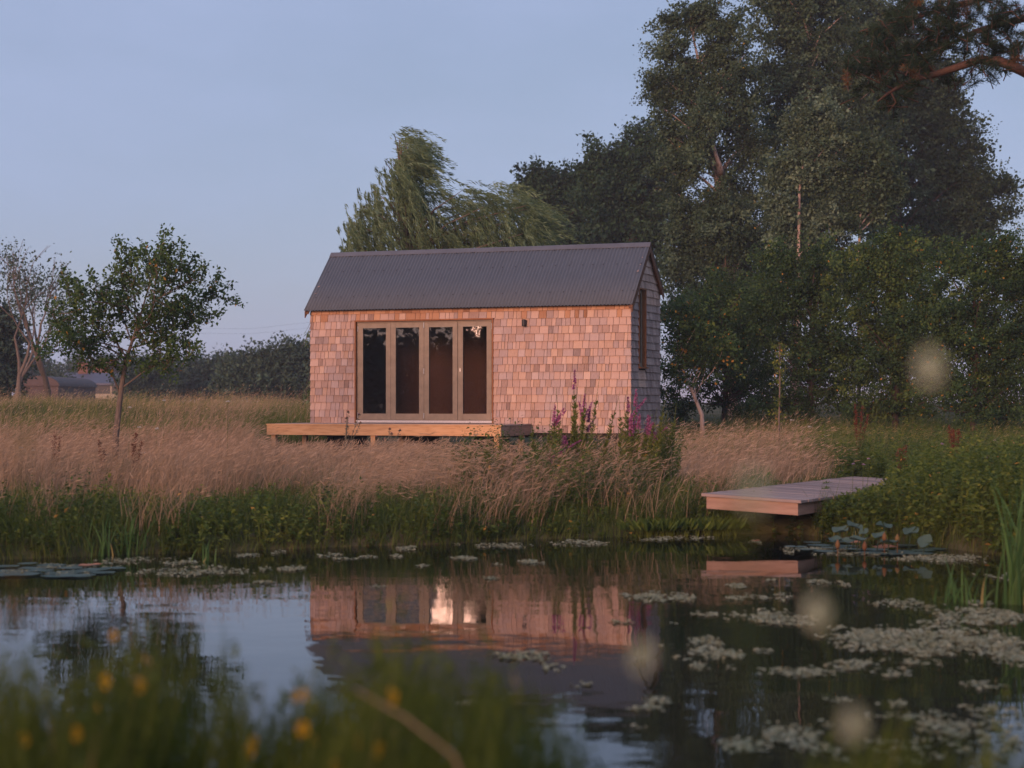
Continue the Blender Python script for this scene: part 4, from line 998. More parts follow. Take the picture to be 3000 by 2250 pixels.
def limbs(tb, trunk, cents, k, r0, seg=5, sag=.0):
    """branches from the trunk out to a sample of leaf clumps"""
    T_ = np.array([t[:3] for t in trunk])
    idx = rng.choice(len(cents), min(k, len(cents)), replace=False)
    for i in idx:
        c = cents[i]; hz = T_[:, 2]
        dist = np.hypot(c[0] - np.interp(c[2], hz, T_[:, 0]), c[1] - np.interp(c[2], hz, T_[:, 1]))
        z0 = np.clip(c[2] - .75 * dist - .3, hz[0] + .25 * (hz[-1] - hz[0]), hz[-1])
        p0 = np.array([np.interp(z0, hz, T_[:, 0]), np.interp(z0, hz, T_[:, 1]), z0])
        m_ = (p0 + c) / 2 + .12 * np.linalg.norm(c - p0) * rng.normal(size=3)
        t = np.linspace(0, 1, seg)[:, None]
        P = (1 - t) ** 2 * p0 + 2 * t * (1 - t) * m_ + t * t * c
        tb.tube(P, np.linspace(r0 * (.6 + .4 * rng.random()), r0 * .12, seg), 5, rng.random(), cap=False)

def tree(name, label, cat, trunk_px, Yc, lobes, leafmat, barkmat, n_clump, n_leaf, cr, L_, W_, nl=40, lr=.05, group=None, extra=None, **kw):
    tr = []
    for (px, py, r_) in trunk_px:
        p_ = at(px, py, Yc); tr.append((p_.x, p_.y, p_.z, r_))
    zg = float(ground(tr[0][0], Yc)); tr[0] = (tr[0][0], tr[0][1], zg - .1, tr[0][3])
    e = empty(name, (tr[0][0], Yc, zg), 0, label, cat, group)
    tb = TB().tube([t[:3] for t in tr], [t[3] for t in tr], 9)
    cb, cents = crown(lobes, Yc, n_clump, n_leaf, cr, L_, W_, **kw)
    limbs(tb, tr, cents, nl, lr)
    if extra: extra(tb)
    parent_keep(tb.build('trunk', M[barkmat], smooth=True), e)
    parent_keep(cb.build('crown', M[leafmat]), e)
    return e

# --- young fruit tree in the meadow on the left
AY = 31.0
def fruit_tree():
    base = at(335, 1340, AY); zg = float(ground(base.x, AY))
    e = empty('young_fruit_tree', (base.x, AY, zg), 0, 'young fruit tree with an open leafy crown in the straw grass on the left', 'tree')
    wd, lf = TB(), TB()
    def P(px, py, dy=0): return np.array(at(px, py, AY)) + np.array([0, dy, 0])
    trunk = [np.array([base.x, AY, zg - .1]), P(340, 1270), P(350, 1180), P(362, 1095), P(374, 1040), P(392, 985), P(410, 930), P(430, 860), P(455, 790), P(478, 715)]
    wd.tube(trunk, [.066, .056, .049, .042, .032, .024, .018, .013, .009, .004], 9)
    br = [[(365, 1085), (280, 1040), (210, 1000), (150, 965), (112, 992)], [(372, 1050), (300, 965), (225, 905), (196, 806)], [(385, 1000), (335, 890), (348, 786)], [(400, 960), (500, 900), (580, 860), (638, 818)],
          [(398, 980), (520, 955), (606, 918)], [(352, 1140), (430, 1085), (505, 1052), (596, 1036)], [(350, 1150), (333, 1095), (300, 1062), (222, 1066)], [(430, 870), (500, 820), (517, 762)], [(410, 940), (388, 840), (384, 750)],
          [(380, 1020), (460, 1000), (560, 1000)], [(376, 1030), (320, 1010), (250, 985), (190, 955), (150, 892)], [(420, 900), (470, 870), (560, 820), (600, 830)], [(440, 830), (420, 780), (440, 740)], [(390, 990), (420, 990), (490, 1070), (500, 1095)], [(370, 1045), (340, 1000), (280, 930), (300, 870), (290, 850)], [(400, 970), (460, 930), (540, 890), (560, 955)],
          [(372, 1052), (300, 1010), (240, 1030), (170, 1030)], [(395, 975), (440, 940), (470, 900), (500, 780)], [(405, 950), (380, 900), (300, 890), (250, 880)]]
    twigs = []
    for b_ in br:
        dd = rng.normal() * .55
        pts = [P(x_, y_, dd * i / (len(b_) - 1)) for i, (x_, y_) in enumerate(b_)]
        # smooth the polyline a little
        Q = [pts[0]]
        for a_, c_ in zip(pts[:-1], pts[1:]): Q += [a_ * .5 + c_ * .5 + .02 * rng.normal(size=3), c_]
        wd.tube(Q, np.linspace(.017, .003, len(Q)), 6, rng.random(), cap=False)
        twigs.append((Q, 1.0))
        Qa = np.array(Q); s_ = np.linspace(0, 1, len(Qa))
        for k in range(13):
            f_ = .25 + .65 * rng.random()
            p0 = np.array([np.interp(f_, s_, Qa[:, j]) for j in range(3)])
            d = unit(rng.normal(size=(1, 3)) + np.array([[0, 0, .55]]))[0] * (.25 + .4 * rng.random())
            T_ = [p0, p0 + d * .5 + .02 * rng.normal(size=3), p0 + d]
            wd.tube(T_, [.007, .005, .002], 4, rng.random(), cap=False); twigs.append((T_, .7))
    twigs.append((trunk[6:], 1.0))
    for T_, _ in twigs:
        Qa = np.array(T_); ln = np.linalg.norm(np.diff(Qa, axis=0), axis=1).sum(); m_ = int(ln * 62) + 12
        s_ = np.linspace(0, 1, len(Qa)); f_ = 1 - .75 * rng.random(m_) ** 1.4
        C = np.stack([np.interp(f_, s_, Qa[:, j]) for j in range(3)], 1) + .05 * rng.normal(size=(m_, 3))
        D = rng.normal(size=(m_, 3)) + np.array([.25, 0, .25]); Nn = rng.normal(size=(m_, 3)) * .6 + np.array([0, 0, 1])
        sz = .06 + .03 * rng.random(m_)
        t = np.where(rng.random(m_) < .012, .98, np.clip(.42 + .2 * rng.normal() * .6 + .16 * rng.normal(size=m_), 0, .92))
        lf.leaves(C, D, Nn, sz, sz * .62, t, fold=.25)
    parent_keep(wd.build('trunk', M['bark'], smooth=True), e); parent_keep(lf.build('crown', M['leaf_apple']), e)
fruit_tree()

# --- wind-blown willow behind the cabin
def willow():
    WY = 47.0; base = at(1230, 1200, WY); zg = float(ground(base.x, WY))
    e = empty('willow_tree', (base.x, WY, zg), 0, 'wind-blown grey-green willow rising behind the cabin roof', 'tree')
    wd, lf = TB(), TB()
    tr = [(base.x, WY, zg - .1), tuple(at(1220, 950, WY)), tuple(at(1190, 700, WY)), tuple(at(1175, 520, WY)), tuple(at(1170, 405, WY))]
    wd.tube(tr, [.28, .22, .14, .07, .01], 9)
    out = np.array([(1000, 720), (1010, 690), (1015, 640), (1050, 590), (1075, 530), (1110, 525), (1120, 470), (1140, 455), (1160, 400), (1185, 395), (1200, 440), (1215, 480), (1240, 530), (1285, 555), (1320, 560), (1360, 540), (1410, 545), (1460, 535), (1500, 550), (1545, 575), (1575, 610), (1590, 660)], float)
    def top(px): return np.interp(px, out[:, 0], out[:, 1])
    ns = 3200
    px = 998 + 590 * rng.random(ns); v = rng.random(ns) ** .8
    py = top(px) + 6 + (905 - top(px)) * v * .95
    spires = rng.random(ns) < .10
    px[spires] = 1150 + 60 * rng.random(spires.sum()); py[spires] = 400 + 190 * rng.random(spires.sum()) ** .8
    dy = 2.0 * rng.normal(size=ns) * .55
    for i in range(ns):
        p0 = np.array(at(px[i], py[i], WY)) + np.array([0, dy[i], 0])
        ln = .55 + .65 * rng.random(); high = py[i] < top(px[i]) + 70 and px[i] > 1140
        blow = (.6 + .4 * rng.random()) if high else .12 + .5 * rng.random()
        m_ = 34; f_ = rng.random(m_)
        q_ = np.stack([blow * ln * f_ ** .8, .1 * rng.normal() * f_, .10 * ln * f_ - (1.05 - .72 * blow) * ln * f_ ** 2], 1)
        if px[i] < 1120 and not high: q_[:, 0] = (-.12 + .3 * f_) * ln * f_
        C = p0 + q_ + .02 * rng.normal(size=(m_, 3))
        D = np.stack([np.full(m_, blow), .3 * rng.normal(size=m_), -.8 + .5 * blow + .3 * rng.normal(size=m_)], 1)
        t0 = .42 + .2 * rng.normal()
        lf.leaves(C, D, rdir(m_), .12 + .05 * rng.random(m_), .024, np.clip(t0 + .15 * rng.normal(size=m_), 0, 1), fold=.2)
        if i % 24 == 0:
            T_ = np.array(tr); z0 = np.clip(p0[2] - 1.2, zg + 1.5, T_[-1, 2] - .3)
            a_ = np.array([np.interp(z0, T_[:, 2], T_[:, 0]), np.interp(z0, T_[:, 2], T_[:, 1]), z0])
            wd.tube([a_, (a_ + p0) / 2 + np.array([0, 0, .25]), p0], [.035, .022, .006], 5, rng.random(), cap=False)
    for (x0, y0, y1) in ((903, 935, 1005), (900, 960, 1010), (906, 925, 975), (896, 975, 1015), (905, 1085, 1180), (898, 1110, 1170), (890, 1130, 1160), (908, 1060, 1130)):
        a_, b_ = np.array(at(x0 + 14, y0, 44)), np.array(at(x0 - 12, y1, 44)); m_ = 40; f_ = rng.random((m_, 1))
        C = a_ + (b_ - a_) * f_ + np.array([.15, 0, 0]) * np.sin(f_ * 3.1) + .03 * rng.normal(size=(m_, 3))
        lf.leaves(C, np.array([-.3, 0, -.9]) + .5 * rng.normal(size=(m_, 3)), rdir(m_), .12, .028, np.clip(.4 + .2 * rng.normal(size=m_), 0, 1))
        wd.tube([a_ + np.array([1.2, .3, .6]), a_, b_], [.02, .008, .003], 4, cap=False)
    parent_keep(wd.build('trunk', M['bark'], smooth=True), e); parent_keep(lf.build('crown', M['leaf_willow']), e)
willow()
# --- background trees, from the far ones to the near ones
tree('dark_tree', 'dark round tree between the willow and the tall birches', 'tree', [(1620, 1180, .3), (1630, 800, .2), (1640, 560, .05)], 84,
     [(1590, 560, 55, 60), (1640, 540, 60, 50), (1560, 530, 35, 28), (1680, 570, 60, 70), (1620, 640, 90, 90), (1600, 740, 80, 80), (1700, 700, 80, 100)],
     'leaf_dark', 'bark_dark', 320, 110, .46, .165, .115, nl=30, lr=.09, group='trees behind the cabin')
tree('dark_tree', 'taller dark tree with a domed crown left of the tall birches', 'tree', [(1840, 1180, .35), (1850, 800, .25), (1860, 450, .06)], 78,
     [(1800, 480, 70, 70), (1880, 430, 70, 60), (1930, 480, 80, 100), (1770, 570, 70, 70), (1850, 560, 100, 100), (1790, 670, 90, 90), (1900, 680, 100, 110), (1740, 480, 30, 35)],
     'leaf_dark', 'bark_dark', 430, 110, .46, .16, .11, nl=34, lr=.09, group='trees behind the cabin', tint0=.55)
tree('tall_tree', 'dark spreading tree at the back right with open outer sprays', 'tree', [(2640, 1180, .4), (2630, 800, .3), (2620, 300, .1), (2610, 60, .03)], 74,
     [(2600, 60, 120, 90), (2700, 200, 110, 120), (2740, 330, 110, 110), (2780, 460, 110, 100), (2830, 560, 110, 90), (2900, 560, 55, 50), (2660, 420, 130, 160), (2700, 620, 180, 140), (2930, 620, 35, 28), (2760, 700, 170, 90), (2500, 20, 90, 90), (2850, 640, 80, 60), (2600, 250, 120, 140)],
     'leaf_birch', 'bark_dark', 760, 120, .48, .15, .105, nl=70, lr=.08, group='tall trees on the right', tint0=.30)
tree('birch_tree', 'tallest birch in the middle of the right-hand group', 'tree', [(2330, 1180, .24), (2335, 800, .18), (2345, 500, .13), (2370, 200, .07), (2380, -60, .02)], 66,
     [(2380, -40, 80, 90), (2330, 60, 80, 90), (2430, 90, 100, 110), (2280, 180, 80, 110), (2380, 230, 120, 130), (2480, 260, 110, 130), (2300, 340, 100, 110), (2420, 420, 130, 130), (2350, 560, 130, 140), (2480, 560, 110, 130), (2250, 10, 60, 70), (2550, 420, 90, 120), (2300, 720, 120, 130), (2450, 720, 130, 120)],
     'leaf_birch', 'bark_pale', 900, 120, .4, .12, .08, nl=80, lr=.06, group='tall trees on the right', tint0=.38, droop=.5, yellow=.002)
tree('birch_tree', 'wind-bent birch with a pale forked trunk at the left of the tall group', 'tree', [(2150, 1180, .26), (2140, 900, .23), (2125, 600, .2), (2095, 480, .16), (2085, 400, .10), (2060, 240, .06), (2020, 60, .02)], 60,
     [(2120, 610, 60, 60, -1.5), (2140, 700, 60, 60, -1.5), (2110, 660, 50, 40, -1.8), (2050, 420, 40, 40, -1.5), (2075, 330, 50, 50, -1.5), (1975, 70, 39, 43), (1960, 140, 52, 52), (2060, 40, 60, 60), (2120, 70, 60, 69), (1930, 235, 39, 52), (1990, 230, 60, 60), (2080, 200, 77, 86), (2160, 190, 69, 86), (1935, 285, 52, 39), (2030, 330, 69, 52), (2150, 330, 86, 69), (1990, 380, 60, 52), (2060, 440, 60, 43), (2200, 440, 69, 77), (2010, 480, 69, 69), (2150, 560, 77, 69), (2030, 600, 77, 77), (2190, 680, 86, 86), (2060, 720, 86, 77), (1990, 780, 52, 77), (2110, 830, 95, 95), (2200, 820, 77, 77), (2010, 690, 43, 52), (2000, 900, 52, 69), (2160, 960, 95, 95)],
     'leaf_birch', 'bark_pale', 980, 120, .34, .105, .07, nl=90, lr=.045, group='tall trees on the right', tint0=.46, droop=.45, yellow=.002, wind=(-.1, 0, .15),
     extra=lambda tb: (tb.tube([at(2118, 505, 59.9), at(2135, 468, 59.7), at(2158, 445, 59.6)], [.09, .06, .03], 7), tb.tube([at(2116, 520, 59.8), at(2108, 490, 59.3), at(2098, 455, 59.1), at(2084, 400, 59.3)], [.13, .12, .07, .04], 8)))
tree('poplar_tree', 'slim silvery-leaved tree with an orange-lit trunk in front of the birches', 'tree', [(2335, 1180, .07), (2338, 900, .06), (2340, 700, .05), (2342, 560, .042), (2365, 400, .02), (2400, 330, .008)], 55,
     [(2390, 330, 45, 60), (2340, 390, 40, 40), (2430, 380, 50, 60), (2380, 440, 60, 60), (2290, 470, 35, 30), (2390, 540, 60, 50), (2270, 530, 35, 35), (2280, 610, 45, 35), (2290, 680, 40, 35), (2400, 650, 50, 60), (2250, 590, 25, 20)],
     'leaf_poplar', 'bark_pale', 300, 80, .26, .105, .075, nl=12, lr=.03, group='slim trees before the birches', tint0=.5)
tree('poplar_tree', 'second slim orange-lit trunk right of the silvery tree', 'tree', [(2515, 1180, .05), (2516, 760, .042), (2520, 640, .036), (2528, 560, .03), (2545, 430, .015)], 55,
     [(2545, 440, 50, 60), (2580, 500, 60, 60), (2500, 480, 45, 50), (2560, 600, 60, 50), (2480, 640, 30, 40), (2600, 560, 50, 60)],
     'leaf_birch', 'bark_pale', 180, 80, .26, .105, .075, nl=6, lr=.03, group='slim trees before the birches', tint0=.4)
# big shrubs of the thicket
def shrub(name, label, base_px, Yc, lobes, n_clump, mat='leaf_hedge', group='shrubs of the right-hand thicket', **kw):
    return tree(name, label, 'shrub', [(base_px, 1250, .09), (base_px + 10, 1050, .06), (base_px + 5, 900, .02)], Yc, lobes, mat, 'bark_dark', int(n_clump * .8), 80, .22, .066, .046, nl=40, lr=.03, group=group, zmin=.45, **kw)
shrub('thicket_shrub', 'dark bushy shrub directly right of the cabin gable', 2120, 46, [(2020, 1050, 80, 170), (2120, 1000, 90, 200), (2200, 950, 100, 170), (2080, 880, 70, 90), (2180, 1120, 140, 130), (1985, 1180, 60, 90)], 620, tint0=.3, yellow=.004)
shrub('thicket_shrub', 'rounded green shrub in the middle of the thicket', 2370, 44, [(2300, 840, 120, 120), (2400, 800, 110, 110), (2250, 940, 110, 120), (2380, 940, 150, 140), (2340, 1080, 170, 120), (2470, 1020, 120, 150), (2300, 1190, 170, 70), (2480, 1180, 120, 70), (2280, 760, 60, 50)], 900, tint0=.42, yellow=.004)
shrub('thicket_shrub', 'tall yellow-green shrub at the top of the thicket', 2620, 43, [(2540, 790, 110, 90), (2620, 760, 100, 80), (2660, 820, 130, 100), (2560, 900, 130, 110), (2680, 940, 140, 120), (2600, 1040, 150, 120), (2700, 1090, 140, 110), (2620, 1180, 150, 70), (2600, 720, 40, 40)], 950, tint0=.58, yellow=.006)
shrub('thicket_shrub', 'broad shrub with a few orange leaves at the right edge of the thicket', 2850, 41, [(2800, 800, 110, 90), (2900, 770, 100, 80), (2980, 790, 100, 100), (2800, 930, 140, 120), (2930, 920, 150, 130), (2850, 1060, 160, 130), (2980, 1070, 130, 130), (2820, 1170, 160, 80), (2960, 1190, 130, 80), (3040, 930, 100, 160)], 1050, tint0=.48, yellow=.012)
# leaning little tree with yellowing leaves
tree('leaning_tree', 'thin leaning tree with pale bark and yellowing leaves behind the gable', 'tree', [(2062, 1270, .06), (2056, 1215, .05), (2030, 1150, .035), (2005, 1100, .02), (1990, 1030, .01)], 40,
     [(1990, 960, 50, 60), (2040, 920, 60, 50), (2100, 1010, 70, 30), (2160, 1050, 30, 35), (1985, 1060, 50, 60), (2060, 1060, 50, 50), (2030, 1000, 60, 60)], 'leaf_hedge', 'bark_pale', 150, 40, .2, .075, .055, nl=14, lr=.018, tint0=.5, yellow=.04)
# columnar sapling
def sapling():
    SY = 34.0; b0 = at(2281, 1345, SY); zg = float(ground(b0.x, SY))
    e = empty('sapling', (b0.x, SY, zg), 0, 'slim columnar sapling with small leaves in front of the dark thicket', 'tree')
    pts = [np.array([b0.x, SY, zg - .05]), np.array(at(2282, 1250, SY)), np.array(at(2285, 1120, SY)), np.array(at(2284, 1005, SY))]
    tb, lf = TB().tube(pts, [.024, .02, .014, .004], 7), TB()
    Q = np.array(pts)
    for k in range(44):
        f_ = .3 + .7 * rng.random(); s_ = np.array([0, .3, .65, 1])
        p0 = np.array([np.interp(f_, s_, Q[:, j]) for j in range(3)]); d = unit(np.array([[rng.normal(), rng.normal(), .5]]))[0] * (.1 + .1 * rng.random())
        tb.tube([p0, p0 + d], [.004, .002], 4, .5, cap=False)
        m_ = 9; C = p0 + d * rng.random((m_, 1)) + .02 * rng.normal(size=(m_, 3))
        lf.leaves(C, rdir(m_) + d * 3, rdir(m_) + np.array([0, 0, .6]), .055 + .02 * rng.random(m_), .034, np.where(rng.random(m_) < .06, 1, np.clip(.75 + .15 * rng.normal(size=m_), 0, .96)))
    parent_keep(tb.build('trunk', M['bark'], smooth=True), e); parent_keep(lf.build('crown', M['leaf_herb']), e)
sapling()
# --- pine whose limb reaches into the top right corner; its trunk stands right of the view
def pine():
    PY = 25.0; bx = 10.2; zg = float(ground(bx, PY))
    e = empty('pine_tree', (bx, PY, zg), 0, 'dark pine limb with needle clumps reaching in at the top right corner', 'tree')
    tb, lf = TB(), TB()
    tb.tube([(bx, PY, zg - .1), (bx - .05, PY, 4), (bx - .1, PY, 8), (bx, PY, 11), (bx + .1, PY, 13.5)], [.3, .25, .2, .13, .03], 10)
    def P(px, py, d=0): return np.array(at(px, py, PY)) + np.array([0, d, 0])
    main = [(bx - .1, PY, 5.4), P(3060, 240), P(2990, 205), P(2930, 180), P(2870, 175), P(2810, 195), P(2740, 218), P(2680, 232), P(2640, 250), P(2600, 275), P(2570, 298)]
    tb.tube(main, [.10, .085, .075, .068, .06, .055, .048, .04, .032, .02, .008], 8)
    up = [P(2990, 210), P(3020, 60, .3), P(2960, 55, .3), P(2880, 75, .4), P(2820, 105, .4), P(2760, 130, .3)]
    tb.tube([(bx - .1, PY, 7.0), P(3060, 30, .3)] + up[2:], [.08, .065, .05, .04, .025, .01], 7)
    top = [(bx - .1, PY, 7.6), P(3020, -60, .5), P(2900, -30, .6), P(2760, 10, .6), P(2640, 40, .5), P(2540, 70, .5)]
    tb.tube(top, [.07, .06, .05, .035, .02, .008], 7)
    sub = [[P(2680, 232), P(2665, 215), P(2668, 250), P(2650, 262)], [P(2640, 250), P(2610, 190), P(2560, 175), P(2500, 165)], [P(2610, 270), P(2625, 300), P(2600, 330)], [P(2740, 218), P(2700, 160), P(2640, 120)], [P(2620, 262), P(2560, 235), P(2520, 215)], [P(2870, 175), P(2840, 215), P(2860, 200)]]
    for s_ in sub: tb.tube(s_, np.linspace(.018, .004, len(s_)), 5)
    clumps = [(2980, 20), (2940, 40), (2900, 20), (2860, 10), (2820, 30), (2780, 50), (2740, 30), (2700, 60), (2660, 30), (2620, 60), (2580, 80), (2640, 100), (2700, 110), (2760, 90), (2820, 80), (2880, 60), (2930, 90), (2960, 130), (2990, 160), (2900, 130), (2850, 130), (2560, 130), (2600, 150), (2650, 150), (2700, 170), (2740, 150), (2780, 140), (2520, 160), (2560, 190), (2520, 220), (2600, 200), (2650, 205), (2560, 250), (2620, 240), (2700, 200), (2870, 205), (2930, 170), (2950, 195), (2985, 90), (2995, 130), (2790, 10), (2670, 0), (2540, 110), (2490, 190), (2610, 300), (2640, 275), (2850, 190), (2970, 60), (2800, 115), (2725, 95)]
    for (cx, cy) in clumps:
        for k in range(6):
            c = P(cx + 18 * rng.normal(), cy + 14 * rng.normal(), .5 * rng.normal()); m_ = 120
            ax = unit(rng.normal(size=(1, 3)) + np.array([[-.4, 0, .4]]))[0]
            f_ = rng.random(m_) - .5
            D = rdir(m_) + ax * .7
            lf.leaves(c + ax * (f_ * .26)[:, None], D, rdir(m_), .10, .008, np.clip(.4 + .2 * rng.normal(size=m_) + (.9 if rng.random() < .04 else 0), 0, 1), mid=.5)
            tb.tube([c - ax * .2, c + ax * .1], [.008, .004], 4, cap=False)
    # the rest of the crown, above and right of the picture
    cb, ce = crown([(3330, 60, 190, 120), (3450, -300, 300, 220), (3400, -700, 260, 260), (3650, 0, 200, 160)], PY, 160, 90, .28, .09, .007, tb=lf)
    limbs(tb, [(bx, PY, zg), (bx - .1, PY, 8), (bx + .1, PY, 13.5)], ce, 30, .05)
    parent_keep(tb.build('trunk', M['bark_pine'], smooth=True), e); parent_keep(lf.build('crown', M['leaf_pine']), e)
pine()

# --- bare and thin trees far left
def bare(label, px, Yc, h_px, r0, seed, leafy, top_sp=.5):
    rs = np.random.default_rng(seed); b0 = at(px, 1190, Yc); zg = float(ground(b0.x, Yc)); hgt = h_px * Yc / F
    e = empty('bare_tree', (b0.x, Yc, zg), 0, label, 'tree', 'thin half-bare trees at the far left')
    tb, lf = TB(), TB()
    def grow(p_, d, ln, r_, dep):
        k = 3; pts = [p_]
        for i in range(k):
            d = d + .13 * rs.normal(size=3) + np.array([0, 0, .06]); d /= np.linalg.norm(d); pts.append(pts[-1] + d * ln / k)
        tb.tube(pts, np.linspace(r_, r_ * .62, k + 1), 6 if dep < 2 else 4, rs.random(), cap=False)
        if dep >= 2 and leafy:
            m_ = int(leafy * (3 if dep == 2 else 5))
            C = pts[2] + .3 * rs.normal(size=(m_, 3)); lf.leaves(C, rdir(m_), rdir(m_), .13, .09, rng.random(m_))
        if dep < 5:
            for j in range(2 if dep < 3 else rs.integers(2, 4)):
                nd = d + top_sp * rs.normal(size=3) * np.array([1, .8, .4]); nd /= np.linalg.norm(nd)
                grow(pts[-1] if j < 2 else pts[2], nd, ln * (.72 + .18 * rs.random()), r_ * .56, dep + 1)
    grow(np.array([b0.x, Yc, zg - .1]), np.array([.05, 0, 1.0]), hgt * .30, r0, 0)
    parent_keep(tb.build('trunk', M['bark'], smooth=True), e)
    if lf.n: parent_keep(lf.build('crown', M['leaf_far']), e)
bare('thick pale half-bare tree right of the dark barn at the far left', 128, 72, 420, .18, 3, 0.6, .36)
bare('thin half-bare tree with a few leaves at the left edge', 50, 70, 430, .14, 11, 2.5, .36)
bare('slender bare tree leaning at the far left', 30, 76, 400, .12, 21, 2.0, .36)
tree('far_tree', 'dark leafy tree cut by the left edge of the picture', 'tree', [(-40, 1190, .3), (-40, 950, .1)], 78, [(-30, 1060, 70, 130), (0, 990, 50, 60), (15, 1120, 40, 70), (-60, 950, 60, 60)], 'leaf_far', 'bark_dark', 240, 50, .5, .22, .16, nl=12, lr=.06, tint0=.2)

# --- far hedges and woods across the meadow
def far_bush(label, Yc, lobes, n_clump, tint0, cr=.8, L_=.36):
    tree('far_hedge', label, 'hedge', [(lobes[0][0], 1190, .2), (lobes[0][0], lobes[0][1], .05)], Yc, lobes, 'leaf_far', 'bark_dark', n_clump, 80, cr, L_ * .6, L_ * .42, nl=10, lr=.06, group='hedges across the meadow', tint0=tint0, edge=3, zmin=1.3, wind=(0, 0, .2))
far_bush('rounded grey-green hedge left of the cabin across the meadow', 105, [(880, 1095, 60, 58), (820, 1095, 60, 55), (760, 1105, 60, 48), (715, 1120, 50, 40), (930, 1090, 60, 62), (800, 1125, 140, 36)], 520, .5)
far_bush('darker hedge behind the young tree across the meadow', 125, [(655, 1105, 45, 42), (600, 1115, 50, 36), (550, 1112, 50, 38), (500, 1118, 50, 36), (640, 1130, 90, 30), (540, 1135, 100, 28)], 420, .25)
far_bush('low dark shrubs beside the far bungalow', 118, [(440, 1115, 50, 40), (400, 1130, 40, 30), (160, 1130, 16, 40)], 120, .2)
far_bush('round dark treetops behind the far buildings on the left', 190, [(100, 1085, 45, 35), (250, 1085, 70, 30), (330, 1095, 60, 30), (180, 1110, 60, 20), (420, 1095, 60, 30)], 170, .15, 1.0, .5)

# --- buildings far left
def block(e, name, x0, x1, y0, y1, z0, z1, mat): return TB().box(x0, x1, y0, y1, z0, z1).build(name, mat, e)
def gable_roof(e, x0, x1, y0, y1, z0, z1, mat, ov=.3):
    ym = (y0 + y1) / 2; V = [(x0 - ov, y0 - ov, z0), (x1 + ov, y0 - ov, z0), (x1 + ov, ym, z1), (x0 - ov, ym, z1), (x0 - ov, y1 + ov, z0), (x1 + ov, y1 + ov, z0)]
    V += [(a_, b_, c_ - .15) for a_, b_, c_ in V]
    return TB().add(V, [(0, 1, 2), (0, 2, 3), (3, 2, 5), (3, 5, 4), (6, 8, 7), (6, 9, 8), (9, 11, 8), (9, 10, 11), (0, 6, 7), (0, 7, 1), (4, 5, 11), (4, 11, 10), (0, 3, 9), (0, 9, 6), (3, 4, 10), (3, 10, 9), (1, 7, 8), (1, 8, 2), (2, 8, 11), (2, 11, 5)]).build('roof', mat, e)
BY = 140.0; b0 = at(170, 1180, BY); b1 = at(392, 1180, BY); zg = float(ground(b0.x, BY))
e = empty('bungalow', (0, 0, 0), 0, 'long low bungalow with a blue-grey slate roof far behind the young tree', 'house')
block(e, 'wall', b0.x, b1.x, BY, BY + 7, zg - .2, at(0, 1122, BY).z, M['cream_wall'])
rf = gable_roof(e, b0.x, b1.x, BY, BY + 7, at(0, 1123, BY).z, at(0, 1092, BY + 3.5).z, M['slate'])
c0 = at(246, 1093, BY + 3.5); TB().box(c0.x - .38, c0.x + .38, BY + 3.1, BY + 3.9, c0.z - .4, at(0, 1063, BY + 3.5).z).build('chimney', M['brick'], rf)
for wx in (200, 250, 300, 350):
    p_ = at(wx, 1135, BY); TB().box(p_.x - .6, p_.x + .6, BY - .05, BY + .02, p_.z - .5, p_.z + .35).build('window', M['black'], e)
BY = 165.0; b0 = at(272, 1180, BY); b1 = at(315, 1180, BY); zg = float(ground(b0.x, BY))
e = empty('brick_house', (0, 0, 0), 0, 'orange-lit brick house gable behind the bungalow roof', 'house')
block(e, 'wall', b0.x, b1.x, BY, BY + 6, zg - .2, at(0, 1072, BY).z, M['brick']); gable_roof(e, b0.x, b1.x, BY, BY + 6, at(0, 1073, BY).z, at(0, 1052, BY + 3).z, M['brick'], .2)
BY = 100.0; zg = float(ground(-27, BY)); b0 = at(62, 1180, BY); b1 = at(170, 1180, BY)
e = empty('barn', (0, 0, 0), 0, 'dark round-roofed iron barn behind the bare trees', 'barn')
zt = at(0, 1130, BY).z; block(e, 'wall', b0.x, b1.x, BY, BY + 9, zg - .2, zt, M['rust_iron'])
xm, rr, hh = (b0.x + b1.x) / 2, (b1.x - b0.x) / 2 + .1, at(0, 1100, BY).z - zt
ar_ = np.linspace(0, math.pi, 13); V = []; T = []
for y_ in (BY - .1, BY + 9.1):
    V += [(xm - rr * math.cos(t_), y_, zt - .02 + hh * math.sin(t_)) for t_ in ar_] + [(xm, y_, zt - .02)]
for i in range(12): T += [(i, i + 1, 15 + i), (i, 15 + i, 14 + i), (i, 13, i + 1), (14 + i, 15 + i, 27)]
TB().add(V, T).build('roof', M['rust_iron'], e)

# --- overhead cables, far away
for k, (y0, y1) in enumerate(((962, 944), (976, 960))):
    TB().tube([at(560 + 350 * t_, y0 + (y1 - y0) * t_ + 10 * math.sin(math.pi * t_), 150) for t_ in np.linspace(-6, 6, 25)], .0045, 4).build('overhead_cable', M['black'], label=('upper' if k == 0 else 'lower') + ' faint overhead cable crossing the sky left of the cabin', cat='cable', group='overhead cables')

# --- tree line behind the camera, seen only in the door glass and the pond
tb = TB()
for az in np.arange(125, 300, .95):
    rr_ = 82 + 7 * rng.normal(); x_, yb = rr_ * math.sin(R(az)), rr_ * math.cos(R(az))
    zb_ = float(ground(x_, yb)); hh = 6.1 + .6 * rng.normal() + 1.6 * (rng.random() < .12)
    m_ = 620; d = rdir(m_); c = np.array([x_, yb, zb_ + .5 * hh])
    C = c + d * (rng.random((m_, 1)) ** .4) * np.array([2.0, 2.6, .55 * hh])
    C[:, 2] = np.maximum(C[:, 2], zb_ + .1)
    tb.leaves(C, rdir(m_), rdir(m_), .7, .5, rng.random(m_) * .6)
tb.build('far_treeline', M['leaf_far'], kind='stuff', label='far line of trees behind the viewer mirrored in the door glass', cat='trees')

